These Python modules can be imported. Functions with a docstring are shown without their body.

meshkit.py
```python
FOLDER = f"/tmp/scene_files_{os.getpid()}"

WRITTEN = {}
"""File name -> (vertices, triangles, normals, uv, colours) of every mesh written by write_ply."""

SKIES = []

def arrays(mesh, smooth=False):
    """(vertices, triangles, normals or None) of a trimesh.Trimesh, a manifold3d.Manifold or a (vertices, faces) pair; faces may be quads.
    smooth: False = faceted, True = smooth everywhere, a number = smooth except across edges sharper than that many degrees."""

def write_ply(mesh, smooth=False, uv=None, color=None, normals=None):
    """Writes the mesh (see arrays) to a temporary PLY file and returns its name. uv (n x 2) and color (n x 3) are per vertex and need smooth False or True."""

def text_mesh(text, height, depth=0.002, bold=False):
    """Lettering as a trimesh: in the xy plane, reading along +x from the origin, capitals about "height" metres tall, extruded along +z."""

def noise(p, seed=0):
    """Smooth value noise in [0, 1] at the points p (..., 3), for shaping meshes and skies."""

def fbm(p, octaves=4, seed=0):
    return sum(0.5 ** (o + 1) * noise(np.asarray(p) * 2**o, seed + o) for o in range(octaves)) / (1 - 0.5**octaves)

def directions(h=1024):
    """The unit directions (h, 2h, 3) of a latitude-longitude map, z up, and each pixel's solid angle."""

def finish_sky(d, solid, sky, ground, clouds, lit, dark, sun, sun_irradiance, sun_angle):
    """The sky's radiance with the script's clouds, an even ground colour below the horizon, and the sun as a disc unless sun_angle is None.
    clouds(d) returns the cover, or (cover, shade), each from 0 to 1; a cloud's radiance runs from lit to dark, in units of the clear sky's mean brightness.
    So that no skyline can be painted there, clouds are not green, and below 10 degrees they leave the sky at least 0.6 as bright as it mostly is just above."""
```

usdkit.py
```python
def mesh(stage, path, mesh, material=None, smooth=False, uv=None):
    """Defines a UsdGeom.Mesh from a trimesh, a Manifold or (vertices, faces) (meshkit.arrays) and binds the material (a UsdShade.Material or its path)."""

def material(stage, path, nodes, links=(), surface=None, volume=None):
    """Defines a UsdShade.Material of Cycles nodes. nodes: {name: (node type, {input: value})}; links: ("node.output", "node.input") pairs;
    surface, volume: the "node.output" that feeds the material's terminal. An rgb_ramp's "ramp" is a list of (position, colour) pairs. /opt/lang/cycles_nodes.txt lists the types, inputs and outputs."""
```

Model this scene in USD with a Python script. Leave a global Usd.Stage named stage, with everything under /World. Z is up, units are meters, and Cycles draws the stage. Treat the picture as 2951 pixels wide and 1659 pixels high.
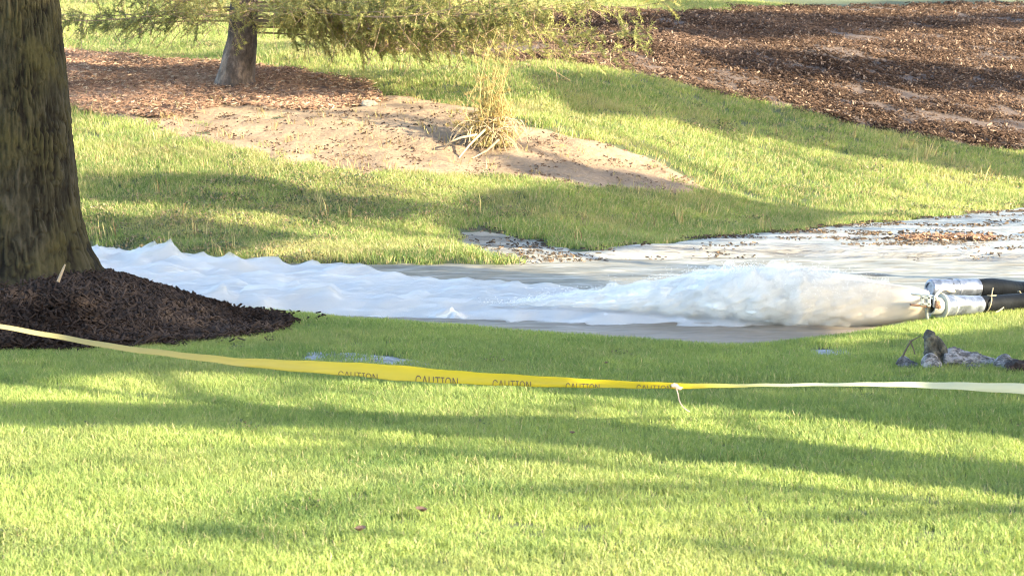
import math, random
import numpy as np, trimesh, shapely, usdkit, meshkit
from scipy import ndimage
from scipy.interpolate import RegularGridInterpolator
from scipy.spatial import cKDTree
from scipy.sparse import coo_matrix
from scipy.sparse.csgraph import connected_components
from pxr import Usd, UsdGeom, UsdLux, UsdShade, Sdf, Gf, Vt

# ------------------------------------------------------------------ camera, sky, sun, exposure
stage = Usd.Stage.CreateInMemory()
UsdGeom.SetStageUpAxis(stage, UsdGeom.Tokens.z)
UsdGeom.SetStageMetersPerUnit(stage, 1.0)
world = UsdGeom.Xform.Define(stage, '/World'); stage.SetDefaultPrim(world.GetPrim())
UsdGeom.Scope.Define(stage, '/World/Looks')
CAM_H, PITCH, FPX = 2.6, math.radians(4.95), 3123.0
EXPOSURE = 2.65
SUN_AZ, SUN_EL = math.radians(-35.0), math.radians(20.0)        # azimuth measured from +x
SUN_I, SKY_I = 1.25, 0.11
cam = UsdGeom.Camera.Define(stage, '/World/camera')
cam.AddTranslateOp().Set(Gf.Vec3d(0, 0, CAM_H)); cam.AddRotateXOp().Set(90 - math.degrees(PITCH))
cam.CreateHorizontalApertureAttr(36.0); cam.CreateVerticalApertureAttr(36.0 * 575 / 1024)
cam.CreateFocalLengthAttr(36.0 * FPX / 1024)
cam.CreateFStopAttr(7.0); cam.CreateFocusDistanceAttr(27.0)
cam.CreateClippingRangeAttr(Gf.Vec2f(0.1, 1000)); cam.CreateExposureAttr(EXPOSURE)
SUN = np.array([math.cos(SUN_AZ) * math.cos(SUN_EL), math.sin(SUN_AZ) * math.cos(SUN_EL), math.sin(SUN_EL)])
sun = UsdLux.DistantLight.Define(stage, '/World/sun')
sun.CreateIntensityAttr(SUN_I); sun.CreateAngleAttr(0.5); sun.CreateNormalizeAttr(True); sun.CreateColorAttr(Gf.Vec3f(1.0, 0.85, 0.58))
sun.AddTransformOp().Set(Gf.Matrix4d().SetRotate(Gf.Rotation(Gf.Vec3d(0, 0, 1), Gf.Vec3d(*map(float, SUN)))))
sky = UsdLux.DomeLight.Define(stage, '/World/sky')
skymat = usdkit.material(stage, '/World/Looks/sky_look', {
    's': ('sky_texture', {'sky_type': 'single_scattering', 'sun_disc': False, 'sun_elevation': SUN_EL, 'sun_rotation': math.atan2(SUN[0], SUN[1])}),
    'b': ('background_shader', {'strength': SKY_I})}, [('s.color', 'b.color')], surface='b.background')
UsdShade.MaterialBindingAPI.Apply(sky.GetPrim()).Bind(skymat)
sky.GetPrim().SetCustomDataByKey('kind', 'structure')

# ------------------------------------------------------------------ helpers
rng = np.random.default_rng(7)
names = {}
def numbered(parent, name):
    k = (str(parent), name); n = names.get(k, 0); names[k] = n + 1
    return name if n == 0 else f'{name}_{n:03d}'
def tag(prim, label=None, cat=None, group=None, kind=None):
    prim = prim.GetPrim() if hasattr(prim, 'GetPrim') else prim
    for k, v in (('label', label), ('category', cat), ('group', group), ('kind', kind)):
        if v: prim.SetCustomDataByKey(k, v)
    return prim
def thing(name, label, cat, loc=(0, 0, 0), group=None):
    x = UsdGeom.Xform.Define(stage, '/World/' + numbered('/World', name)); x.AddTranslateOp().Set(Gf.Vec3d(*map(float, loc)))
    return tag(x, label, cat, group)
def obj(name, mesh, mat, parent=None, smooth=False, origin=None, uv=None):
    up = str(parent.GetPath()) if parent is not None else '/World'
    if parent is not None:                       # meshes are given in world coordinates
        o = np.zeros(3); p = parent
        while p and str(p.GetPath()) != '/World':
            t = p.GetAttribute('xformOp:translate')
            if t and t.Get() is not None: o += np.array(t.Get())
            p = p.GetParent()
        v, f, _ = meshkit.arrays(mesh, False); mesh = (v - o, f)
    m = usdkit.mesh(stage, f'{up}/{numbered(up, name)}', mesh, mat, smooth=smooth, uv=uv)
    if 'tone' in str(mat.GetPath()): tone(m)
    return m.GetPrim()
def tone(m):
    """each loose piece (blade, needle, chip) of a mesh gets a random tone of its own"""
    n = len(m.GetPointsAttr().Get()); f = np.array(m.GetFaceVertexIndicesAttr().Get()).reshape(-1, 3)
    g = coo_matrix((np.ones(2 * len(f)), (np.r_[f[:, 0], f[:, 1]], np.r_[f[:, 1], f[:, 2]])), shape=(n, n)); k, lab = connected_components(g, directed=False)
    UsdGeom.PrimvarsAPI(m).CreatePrimvar('tone', Sdf.ValueTypeNames.FloatArray, 'vertex').Set(Vt.FloatArray.FromNumpy(np.random.default_rng(n).random(k)[lab].astype(np.float32)))
def join(meshes):
    vs, fs, n = [], [], 0
    for m in meshes:
        v, f, _ = meshkit.arrays(m, False)
        vs.append(v); fs.append(f + n); n += len(v)
    return np.vstack(vs), np.vstack(fs)
def tube(points, radii, sides=8, cap=True):
    p = np.asarray(points, float); n = len(p); radii = np.broadcast_to(np.asarray(radii, float), (n,))
    t = np.gradient(p, axis=0); t /= np.linalg.norm(t, axis=1, keepdims=True) + 1e-12
    ref = np.array([0, 0, 1.0]) if abs(t[:, 2]).mean() < 0.8 else np.array([1.0, 0, 0])
    a = np.cross(t, ref); a /= np.linalg.norm(a, axis=1, keepdims=True) + 1e-12
    b = np.cross(t, a)
    ang = np.arange(sides) * 2 * np.pi / sides
    v = (p[:, None] + radii[:, None, None] * (np.cos(ang)[None, :, None] * a[:, None] + np.sin(ang)[None, :, None] * b[:, None])).reshape(-1, 3)
    i, j = np.meshgrid(np.arange(n - 1), np.arange(sides), indexing='ij')
    q = np.stack([i * sides + j, (i + 1) * sides + j, (i + 1) * sides + (j + 1) % sides, i * sides + (j + 1) % sides], -1).reshape(-1, 4)
    f = np.vstack([q[:, [0, 1, 2]], q[:, [0, 2, 3]]])
    if cap:
        c0, c1 = len(v), len(v) + 1; v = np.vstack([v, p[0], p[-1]]); k = np.arange(sides)
        f = np.vstack([f, np.stack([np.full(sides, c0), k, (k + 1) % sides], 1), np.stack([np.full(sides, c1), (n - 1) * sides + (k + 1) % sides, (n - 1) * sides + k], 1)])
    return v, f
def pipe(p0, p1, prof, sides=40):
    """surface of revolution along the line p0-p1; prof: (distance along, radius) pairs"""
    p0, p1 = np.asarray(p0, float), np.asarray(p1, float); t = (p1 - p0) / np.linalg.norm(p1 - p0)
    a = np.cross(t, [0, 0, 1.0]); a /= np.linalg.norm(a); b = np.cross(t, a)
    ang = np.arange(sides) * 2 * np.pi / sides; prof = np.asarray(prof, float); n = len(prof)
    v = (p0 + prof[:, 0, None, None] * t + prof[:, 1, None, None] * (np.cos(ang)[None, :, None] * a + np.sin(ang)[None, :, None] * b)).reshape(-1, 3)
    i, j = np.meshgrid(np.arange(n - 1), np.arange(sides), indexing='ij')
    q = np.stack([i * sides + j, (i + 1) * sides + j, (i + 1) * sides + (j + 1) % sides, i * sides + (j + 1) % sides], -1).reshape(-1, 4)
    return v, np.vstack([q[:, [0, 1, 2]], q[:, [0, 2, 3]]])
def box(c, size, axes=None):
    m = trimesh.creation.box(size); v = np.array(m.vertices)
    if axes is not None: v = v @ np.asarray(axes)
    return v + np.asarray(c, float), np.array(m.faces)
def rounded(c, size, r, axes=None, seg=8):
    import manifold3d as md
    s = md.Manifold.sphere(r, seg); h = np.asarray(size, float) / 2 - r
    m = md.Manifold.batch_hull([s.translate((x * h[0], y * h[1], z * h[2])) for x in (-1, 1) for y in (-1, 1) for z in (-1, 1)]).to_mesh()
    v = np.array(m.vert_properties[:, :3], float)
    if axes is not None: v = v @ np.asarray(axes)
    return v + np.asarray(c, float), np.array(m.tri_verts)
def blob(c, size, seed, rough=0.3, freq=2.0, sub=3, rot=0.0):
    m = trimesh.creation.icosphere(sub); v = np.array(m.vertices)
    v = v * (1 + rough * (meshkit.fbm(v * freq + seed * 7.3 + 20, 3, seed) * 2 - 1))[:, None]
    v = v * np.asarray(size, float); c_, s_ = math.cos(rot), math.sin(rot)
    v = v @ np.array([[c_, s_, 0], [-s_, c_, 0], [0, 0, 1]])
    return v + np.asarray(c, float), np.array(m.faces)
def sstep(x, a, b):
    t = np.clip((np.asarray(x, float) - a) / (b - a), 0, 1); return t * t * (3 - 2 * t)
def n2(x, y, scale, seed=0, octaves=3, sy=None):
    p = np.stack([np.asarray(x, float) / scale + 100, np.asarray(y, float) / (sy or scale) + 100, np.full(np.shape(x), 0.5 + seed)], -1)
    return meshkit.fbm(p, octaves, seed) * 2 - 1
def ray(px, py):
    d = np.stack(np.broadcast_arrays((np.asarray(px, float) - 512) / FPX, 1.0, (287.5 - np.asarray(py, float)) / FPX), -1)
    c, s = math.cos(PITCH), math.sin(PITCH)
    return np.stack([d[..., 0], c * d[..., 1] + s * d[..., 2], -s * d[..., 1] + c * d[..., 2]], -1)
EYE = np.array([0, 0, CAM_H])
D = 2.5156                                          # measured picture width 2576 -> 1024
def at_y(px, py, Y):
    d = ray(px, py); return EYE + d * (Y / d[..., 1:2] if d.ndim > 1 else Y / d[1])
def at_z(px, py, z=0.0):
    d = ray(px, py); return EYE + d * ((z - CAM_H) / d[..., 2])[..., None]

# ------------------------------------------------------------------ the lie of the land
RX0, RX1, RY0, RY1, RS = -16.0, 18.0, 9.0, 74.0, 0.05
gx, gy = np.arange(RX0, RX1 + 1e-6, RS), np.arange(RY0, RY1 + 1e-6, RS)
GX, GY = np.meshgrid(gx, gy)                        # rows = y
def field(values): return RegularGridInterpolator((gy, gx), values, bounds_error=False, fill_value=None)
def sample(f, x, y): return f(np.stack([np.asarray(y, float).ravel(), np.asarray(x, float).ravel()], -1)).reshape(np.shape(x))
def sdf_of(poly, wob=0.12, wscale=0.5, seed=1):
    """signed distance (m), positive inside, with a wandering edge"""
    inside = shapely.contains_xy(shapely.Polygon(poly).buffer(0), GX, GY)
    d = (ndimage.distance_transform_edt(inside) - ndimage.distance_transform_edt(~inside)) * RS
    return d + wob * n2(GX, GY, wscale, seed, 3)
def base_z(x, y):
    ye = np.interp(x, [-16, -8, -1, 0.5, 1.6, 3, 7, 12, 18], [34.0, 33.7, 33.4, 34, 35.4, 37.6, 42.6, 48, 54])
    d = np.asarray(y, float) - ye
    def g(d): return np.where(d < 0, 0, np.where(d < 2, 0.0375 * d * d, 0.15 * (d - 1)))
    up = g(d) - 0.07 * np.maximum(d - 14, 0) - 0.03 * np.maximum(d - 40, 0)
    far = sstep(d, 0.3, 5)
    return 0.07 + up + far * (0.16 * n2(x, y, 6.0, 3, 2) + 0.07 * n2(x, y, 1.7, 5, 2)) + (1 - far) * 0.018 * n2(x, y, 1.5, 6, 2)
def poly_z(pts, z=0.0): 
    p = np.array(pts, float) / D; return at_z(p[:, 0], p[:, 1], z)[:, :2]
STREAM_PX = [(-500, 607), (210, 615), (480, 655), (800, 661), (1200, 662), (1450, 652), (1650, 645), (2000, 640), (2300, 650), (2576, 655), (3400, 668),
             (3400, 735), (2900, 745), (2600, 758), (2450, 785), (2330, 818), (2150, 856), (1850, 888), (1500, 862), (1100, 830), (800, 808), (640, 800), (400, 800), (0, 800), (-500, 800)]
stream_poly = poly_z(STREAM_PX)
stream_sdf = sdf_of(stream_poly, 0.10, 0.6, 2)
MX, MY, MRX, MRY, MH = -4.15, 25.35, 2.22, 1.72, 0.42          # mulch mound round the near tree
mound_r = np.sqrt(((GX - MX) / MRX) ** 2 + ((GY - MY) / MRY) ** 2) + 0.07 * n2(GX, GY, 0.7, 8, 3)
Z = base_z(GX, GY)
Z = Z - 0.34 * sstep(stream_sdf, -0.5, 1.7) * (1 - sstep(1 - mound_r, -0.1, 0.1))
Z = np.maximum(Z, 0.05 + MH * sstep(1 - mound_r, 0.0, 0.75) ** 0.8 - 9 * (mound_r > 1.02))
zf = field(Z)
def height(x, y): return sample(zf, x, y)
def at_ground(px, py):
    """point where the sight line meets the land"""
    d = ray(px, py); t = np.full(d.shape[:-1], 12.0); ok = np.zeros(t.shape, bool)
    for _ in range(700):
        p = EYE + d * t[..., None]; ok |= p[..., 2] <= height(p[..., 0], p[..., 1])
        t = np.where(ok, t, t + 0.1)
        if ok.all(): break
    lo, hi = t - 0.1, t
    for _ in range(12):
        m = (lo + hi) / 2; p = EYE + d * m[..., None]; b = p[..., 2] <= height(p[..., 0], p[..., 1]); hi = np.where(b, m, hi); lo = np.where(b, lo, m)
    return EYE + d * hi[..., None]
def g1(px, py): return at_ground(np.array([px / D]), np.array([py / D]))[0]     # one picture point (2576 wide)
def poly_g(pts):
    p = np.array(pts, float) / D; return at_ground(p[:, 0], p[:, 1])[:, :2]
# the sandy bank bulges a little under the bush, before the zones are laid out
bump = g1(1150, 330)
Z += 0.22 * np.exp(-(((GX - bump[0]) / 2.6) ** 2 + ((GY - bump[1]) / 1.3) ** 2)); zf = field(Z)
mud_sdf = sdf_of(poly_g([(1130, 600), (1210, 640), (1300, 662), (1450, 672), (1650, 668), (2000, 664), (2576, 680), (3000, 690), (3000, 455), (2576, 522), (2300, 552), (2000, 578), (1700, 612), (1450, 634), (1350, 604), (1200, 568)]), 0.34, 0.7, 11)
sand_sdf = sdf_of(poly_g([(-100, 200), (165, 225), (560, 255), (850, 262), (1000, 238), (1180, 272), (1330, 322), (1500, 355), (1650, 402), (1800, 480), (1700, 486), (1480, 474), (1200, 440), (900, 440), (700, 400), (500, 355), (300, 300), (165, 262), (-100, 240)]), 0.22, 0.6, 12)
litter_sdf = sdf_of(poly_g([(-200, 120), (165, 135), (560, 168), (720, 186), (900, 218), (930, 262), (850, 278), (560, 262), (400, 300), (165, 262), (-200, 240)]), 0.22, 0.6, 13)
bed_sdf = sdf_of(poly_g([(880, 70), (960, 132), (1300, 154), (1640, 192), (1900, 252), (2200, 325), (2400, 362), (2576, 380), (3100, 440), (3100, 20), (2576, 12), (2100, 24), (1650, 38), (1400, 30), (1000, 24)]), 0.3, 0.8, 14)
mound_sdf = (1 - mound_r) * 1.7
puddle_sdf = sdf_of(poly_g([(760, 884), (900, 888), (1000, 900), (1095, 914), (1080, 924), (960, 920), (860, 914), (760, 906)]), 0.06, 0.3, 15)
puddle2_sdf = sdf_of(poly_g([(2015, 882), (2130, 878), (2145, 893), (2040, 900)]), 0.05, 0.3, 16)
F = {k: field(v) for k, v in dict(stream=stream_sdf, mud=mud_sdf, sand=sand_sdf, litter=litter_sdf, bed=bed_sdf, mound=mound_sdf, puddle=np.maximum(puddle_sdf, puddle2_sdf)).items()}

# ------------------------------------------------------------------ materials
LK = '/World/Looks/'
def mat(name, nodes, links, surface='p.BSDF', volume=None): return usdkit.material(stage, LK + name, nodes, links, surface=surface, volume=volume)
def plain(name, color, rough=0.6, metallic=0.0, var=0.25, scale=8.0, bump=0.0, bscale=60.0, extra=None):
    c = np.array(color)
    nodes = {'g': ('geometry', {}), 'n': ('noise_texture', {'scale': scale, 'detail': 5.0, 'roughness': 0.6}),
             'r': ('rgb_ramp', {'ramp': [(0.25, tuple(c * (1 - var))), (0.75, tuple(np.minimum(c * (1 + var), 0.95)))]}),
             'p': ('principled_bsdf', {'roughness': rough, 'metallic': metallic, **(extra or {})})}
    links = [('g.position', 'n.vector'), ('n.fac', 'r.fac'), ('r.color', 'p.base_color')]
    if bump:
        nodes['m'] = ('noise_texture', {'scale': bscale, 'detail': 4.0}); nodes['b'] = ('bump', {'strength': 0.7, 'distance': bump})
        links += [('g.position', 'm.vector'), ('m.fac', 'b.height'), ('b.normal', 'p.normal')]
    return mat(name, nodes, links)
def ramped(name, stops, scale, rough=0.9, fine=40.0, bump=0.01, stretch=(1, 1, 1), extra=None):
    """two scales of noise through a ramp"""
    return mat(name, {'g': ('geometry', {}), 'k': ('mapping', {'scale': stretch}), 'n': ('noise_texture', {'scale': scale, 'detail': 4.0}), 'm': ('noise_texture', {'scale': fine, 'detail': 5.0, 'roughness': 0.7}),
                      'x': ('mix_float', {'fac': 0.5}), 'r': ('rgb_ramp', {'ramp': stops}), 'b': ('bump', {'strength': 0.8, 'distance': bump}), 'p': ('principled_bsdf', {'roughness': rough, **(extra or {})})},
               [('g.position', 'k.vector'), ('k.vector', 'n.vector'), ('k.vector', 'm.vector'), ('n.fac', 'x.a'), ('m.fac', 'x.b'), ('x.result', 'r.fac'), ('r.color', 'p.base_color'), ('m.fac', 'b.height'), ('b.normal', 'p.normal')])
def leafy(name, dark, light, odd, odd_share=0.1, trans=0.35, patch=0.35, tint=(1.15, 1.2, 0.7), spec=0.25, dry=0.0):
    """blades and needles: each its own tone, patches of lighter and darker growth, light passing through"""
    return mat(name + '_tone', {'g': ('geometry', {}), 'o': ('attribute', {'attribute': 'tone'}), 'n': ('noise_texture', {'scale': patch, 'detail': 3.0}), 'nm': ('map_range', {'from_min': 0.3, 'from_max': 0.7}),
                      'a': ('mix_float', {'fac': 0.5}), 'r': ('rgb_ramp', {'ramp': [(0.1, dark), (0.9, light)]}),
                      'c': ('math', {'math_type': 'less_than', 'value2': odd_share}), 'x': ('mix_color', {'b': odd}),
                      'dn': ('noise_texture', {'scale': 0.55, 'detail': 5.0, 'roughness': 0.6}), 'dm': ('map_range', {'from_min': 0.50, 'from_max': 0.72, 'to_max': dry, 'clamp': True}), 'dx': ('mix_color', {'b': (0.36, 0.32, 0.17)}),
                      't': ('mix_color', {'blend_type': 'multiply', 'fac': 1.0, 'b': tint, 'use_clamp': False}),
                      'd': ('principled_bsdf', {'roughness': 0.55, 'specular_ior_level': spec}) if spec else ('diffuse_bsdf', {}), 'l': ('translucent_bsdf', {}), 'mx': ('mix_closure', {'fac': trans})},
               [('g.position', 'n.vector'), ('n.fac', 'nm.value'), ('nm.result', 'a.a'), ('o.fac', 'a.b'), ('a.result', 'r.fac'), ('g.position', 'dn.vector'), ('dn.fac', 'dm.value'), ('dm.result', 'dx.fac'), ('r.color', 'dx.a'), ('dx.result', 'x.a'), ('o.fac', 'c.value1'), ('c.value', 'x.fac'),
                ('x.result', 'd.base_color' if spec else 'd.color'), ('x.result', 't.a'), ('t.result', 'l.color'), ('d.BSDF', 'mx.closure1'), ('l.BSDF', 'mx.closure2')], surface='mx.closure')
M = {}
M['soil'] = ramped('soil', [(0.3, (0.03, 0.04, 0.014)), (0.5, (0.05, 0.065, 0.022)), (0.7, (0.09, 0.09, 0.04))], 0.8, fine=30)
M['grass'] = leafy('grass_blade', (0.105, 0.175, 0.062), (0.32, 0.38, 0.125), (0.40, 0.36, 0.20), 0.04, trans=0.42, patch=0.5, tint=(1.25, 1.2, 0.6), spec=0.1, dry=0.3)
M['rough_grass'] = leafy('rough_grass_blade', (0.070, 0.135, 0.050), (0.30, 0.36, 0.12), (0.40, 0.34, 0.20), 0.14, trans=0.42, patch=0.6, tint=(1.25, 1.2, 0.6), spec=0.1, dry=0.75)
M['weed'] = leafy('weed_leaf', (0.035, 0.055, 0.025), (0.13, 0.15, 0.07), (0.24, 0.18, 0.11), 0.28, trans=0.25, patch=1.2)
M['straw'] = leafy('straw', (0.30, 0.25, 0.10), (0.50, 0.43, 0.20), (0.22, 0.15, 0.07), 0.12, trans=0.3, patch=1.0, tint=(1, 0.95, 0.8))
M['sand'] = ramped('sand', [(0.32, (0.10, 0.068, 0.044)), (0.44, (0.185, 0.130, 0.083)), (0.56, (0.26, 0.185, 0.118)), (0.68, (0.34, 0.25, 0.165))], 0.9, fine=16, bump=0.05)
M['litter'] = ramped('needle_litter', [(0.3, (0.03, 0.015, 0.010)), (0.48, (0.095, 0.048, 0.028)), (0.62, (0.18, 0.10, 0.06)), (0.75, (0.26, 0.16, 0.10))], 1.5, fine=22, bump=0.03)
M['bed'] = ramped('bark_bed', [(0.3, (0.02, 0.014, 0.011)), (0.48, (0.06, 0.041, 0.032)), (0.62, (0.11, 0.078, 0.060)), (0.75, (0.16, 0.115, 0.088))], 0.35, fine=14, bump=0.04)
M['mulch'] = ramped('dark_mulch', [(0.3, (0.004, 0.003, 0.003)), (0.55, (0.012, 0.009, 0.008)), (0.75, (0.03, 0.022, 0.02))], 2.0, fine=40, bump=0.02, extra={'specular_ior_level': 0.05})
M['mud'] = ramped('wet_silt', [(0.38, (0.035, 0.032, 0.03)), (0.45, (0.13, 0.12, 0.10)), (0.52, (0.24, 0.225, 0.19)), (0.62, (0.37, 0.355, 0.315))], 1.6, rough=0.28, fine=13.0, bump=0.07, stretch=(0.30, 1.8, 1))
M['puddle'] = ramped('grey_silt', [(0.36, (0.05, 0.05, 0.05)), (0.5, (0.22, 0.22, 0.225)), (0.64, (0.36, 0.36, 0.37))], 5.0, rough=0.6, fine=20, bump=0.01)
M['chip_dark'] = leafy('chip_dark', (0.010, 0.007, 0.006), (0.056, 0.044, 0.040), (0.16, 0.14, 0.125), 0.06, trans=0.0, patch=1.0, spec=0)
M['chip_bed'] = leafy('chip_bed', (0.016, 0.011, 0.009), (0.120, 0.080, 0.060), (0.20, 0.145, 0.11), 0.08, trans=0.0, patch=0.35, spec=0)
M['chip_red'] = leafy('chip_red', (0.040, 0.023, 0.017), (0.30, 0.190, 0.135), (0.42, 0.32, 0.23), 0.16, trans=0.0, patch=0.5, spec=0)
M['chip_drift'] = leafy('chip_drift', (0.012, 0.010, 0.009), (0.10, 0.078, 0.06), (0.2, 0.13, 0.08), 0.1, trans=0.0, patch=0.6, spec=0)
M['wood_grey'] = ramped('weathered_wood', [(0.40, (0.035, 0.034, 0.033)), (0.5, (0.15, 0.145, 0.15)), (0.58, (0.34, 0.335, 0.35))], 24.0, fine=70, bump=0.04, stretch=(0.5, 1, 1))
M['wood_dark'] = ramped('mossy_wood', [(0.36, (0.008, 0.009, 0.007)), (0.5, (0.04, 0.04, 0.034)), (0.62, (0.12, 0.115, 0.085))], 14.0, fine=35, bump=0.02)
M['wood_red'] = ramped('red_brown_wood', [(0.35, (0.008, 0.005, 0.005)), (0.5, (0.022, 0.013, 0.011)), (0.7, (0.14, 0.09, 0.075))], 8.0, fine=40, bump=0.02)
M['stick'] = plain('pale_stick', (0.30, 0.23, 0.15), 0.8, var=0.35, scale=12)
M['twig'] = plain('dark_twig', (0.08, 0.065, 0.045), 0.8, var=0.35, scale=12)
M['stone'] = plain('pale_stone', (0.30, 0.27, 0.22), 0.85, var=0.25, scale=10, bump=0.01)
M['steel'] = mat('galvanised_steel', {'g': ('geometry', {}), 'v': ('noise_texture', {'scale': 14.0, 'detail': 4.0}), 'r': ('rgb_ramp', {'ramp': [(0.36, (0.16, 0.18, 0.22)), (0.64, (0.27, 0.30, 0.37))]}),
                                      'rr': ('map_range', {'from_min': 0.3, 'from_max': 0.7, 'to_min': 0.22, 'to_max': 0.42}), 'p': ('principled_bsdf', {'metallic': 0.75})},
                 [('g.position', 'v.vector'), ('v.fac', 'r.fac'), ('r.color', 'p.base_color'), ('v.fac', 'rr.value'), ('rr.result', 'p.roughness')])
M['steel_dull'] = plain('dull_steel', (0.34, 0.36, 0.34), 0.45, 0.6, scale=20)
M['rubber'] = plain('black_hose_rubber', (0.005, 0.006, 0.008), 0.55, var=0.4, scale=9, bump=0.006, bscale=30, extra={'specular_ior_level': 0.08})
M['strap'] = plain('tan_strap', (0.55, 0.45, 0.32), 0.8, scale=30)
M['dark'] = plain('dark_iron', (0.02, 0.02, 0.022), 0.5)
M['rust'] = plain('rusty_iron', (0.14, 0.08, 0.05), 0.8, var=0.5, scale=40)
M['rope'] = plain('tan_rope', (0.20, 0.17, 0.11), 0.85, scale=40)
M['ink'] = plain('tape_ink', (0.075, 0.055, 0.01), 0.6)
M['tape'] = mat('yellow_tape', {'g': ('geometry', {}), 'sx': ('separate_xyz', {}), 'n': ('map_range', {'from_min': -3.2, 'from_max': 3.2, 'clamp': True}), 'r': ('rgb_ramp', {'ramp': [(0.0, (0.27, 0.25, 0.14)), (0.2, (0.36, 0.31, 0.09)), (0.36, (0.46, 0.385, 0.022)), (0.45, (0.46, 0.385, 0.006)), (0.66, (0.40, 0.32, 0.005)), (0.72, (0.31, 0.30, 0.08)), (0.78, (0.38, 0.40, 0.25)), (1.0, (0.44, 0.46, 0.34))]}),  # pale ends: sun glare and sky sheen painted into the colour along x
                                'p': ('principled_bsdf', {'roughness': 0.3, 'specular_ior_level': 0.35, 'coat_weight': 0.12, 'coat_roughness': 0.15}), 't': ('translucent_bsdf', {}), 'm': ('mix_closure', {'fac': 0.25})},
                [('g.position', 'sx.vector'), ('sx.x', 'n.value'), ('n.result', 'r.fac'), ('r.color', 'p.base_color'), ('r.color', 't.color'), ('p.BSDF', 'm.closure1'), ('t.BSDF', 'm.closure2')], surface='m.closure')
M['bark'] = mat('tree_bark', {'g': ('geometry', {}), 'k': ('mapping', {'scale': (9, 9, 1.6)}), 'n': ('noise_texture', {'scale': 1.0, 'detail': 6.0, 'roughness': 0.65}), 'm': ('noise_texture', {'scale': 2.2, 'detail': 4.0}),
                              'r': ('rgb_ramp', {'ramp': [(0.3, (0.005, 0.005, 0.004)), (0.5, (0.021, 0.021, 0.017)), (0.7, (0.06, 0.058, 0.048))]}),
                              'mr': ('map_range', {'from_min': 0.42, 'from_max': 0.66, 'to_max': 0.8, 'clamp': True}), 'mo': ('mix_color', {'b': (0.040, 0.037, 0.013)}), 'b': ('bump', {'strength': 0.9, 'distance': 0.02}), 'p': ('principled_bsdf', {'roughness': 0.9, 'specular_ior_level': 0.1})},
                [('g.position', 'k.vector'), ('k.vector', 'n.vector'), ('g.position', 'm.vector'), ('n.fac', 'r.fac'), ('m.fac', 'mr.value'), ('mr.result', 'mo.fac'), ('r.color', 'mo.a'), ('mo.result', 'p.base_color'), ('n.fac', 'b.height'), ('b.normal', 'p.normal')])
M['old_bark'] = mat('old_tree_bark', {'g': ('geometry', {}), 'a': ('attribute', {'attribute': 'ridge'}), 'm': ('noise_texture', {'scale': 2.2, 'detail': 4.0}), 'r': ('rgb_ramp', {'ramp': [(0.0, (0.009, 0.008, 0.006)), (0.45, (0.026, 0.024, 0.016)), (0.95, (0.058, 0.052, 0.037))]}), 'mr': ('map_range', {'from_min': 0.42, 'from_max': 0.66, 'to_max': 0.95, 'clamp': True}), 'q': ('math', {'math_type': 'multiply'}), 'mo': ('mix_color', {'b': (0.050, 0.045, 0.014)}), 'f': ('noise_texture', {'scale': 60.0, 'detail': 3.0}), 'b': ('bump', {'strength': 0.6, 'distance': 0.01}), 'p': ('principled_bsdf', {'roughness': 0.9, 'specular_ior_level': 0.1})},
                    [('a.fac', 'r.fac'), ('g.position', 'm.vector'), ('m.fac', 'mr.value'), ('mr.result', 'q.value1'), ('a.fac', 'q.value2'), ('q.value', 'mo.fac'), ('r.color', 'mo.a'), ('mo.result', 'p.base_color'), ('g.position', 'f.vector'), ('f.fac', 'b.height'), ('b.normal', 'p.normal')])
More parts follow.
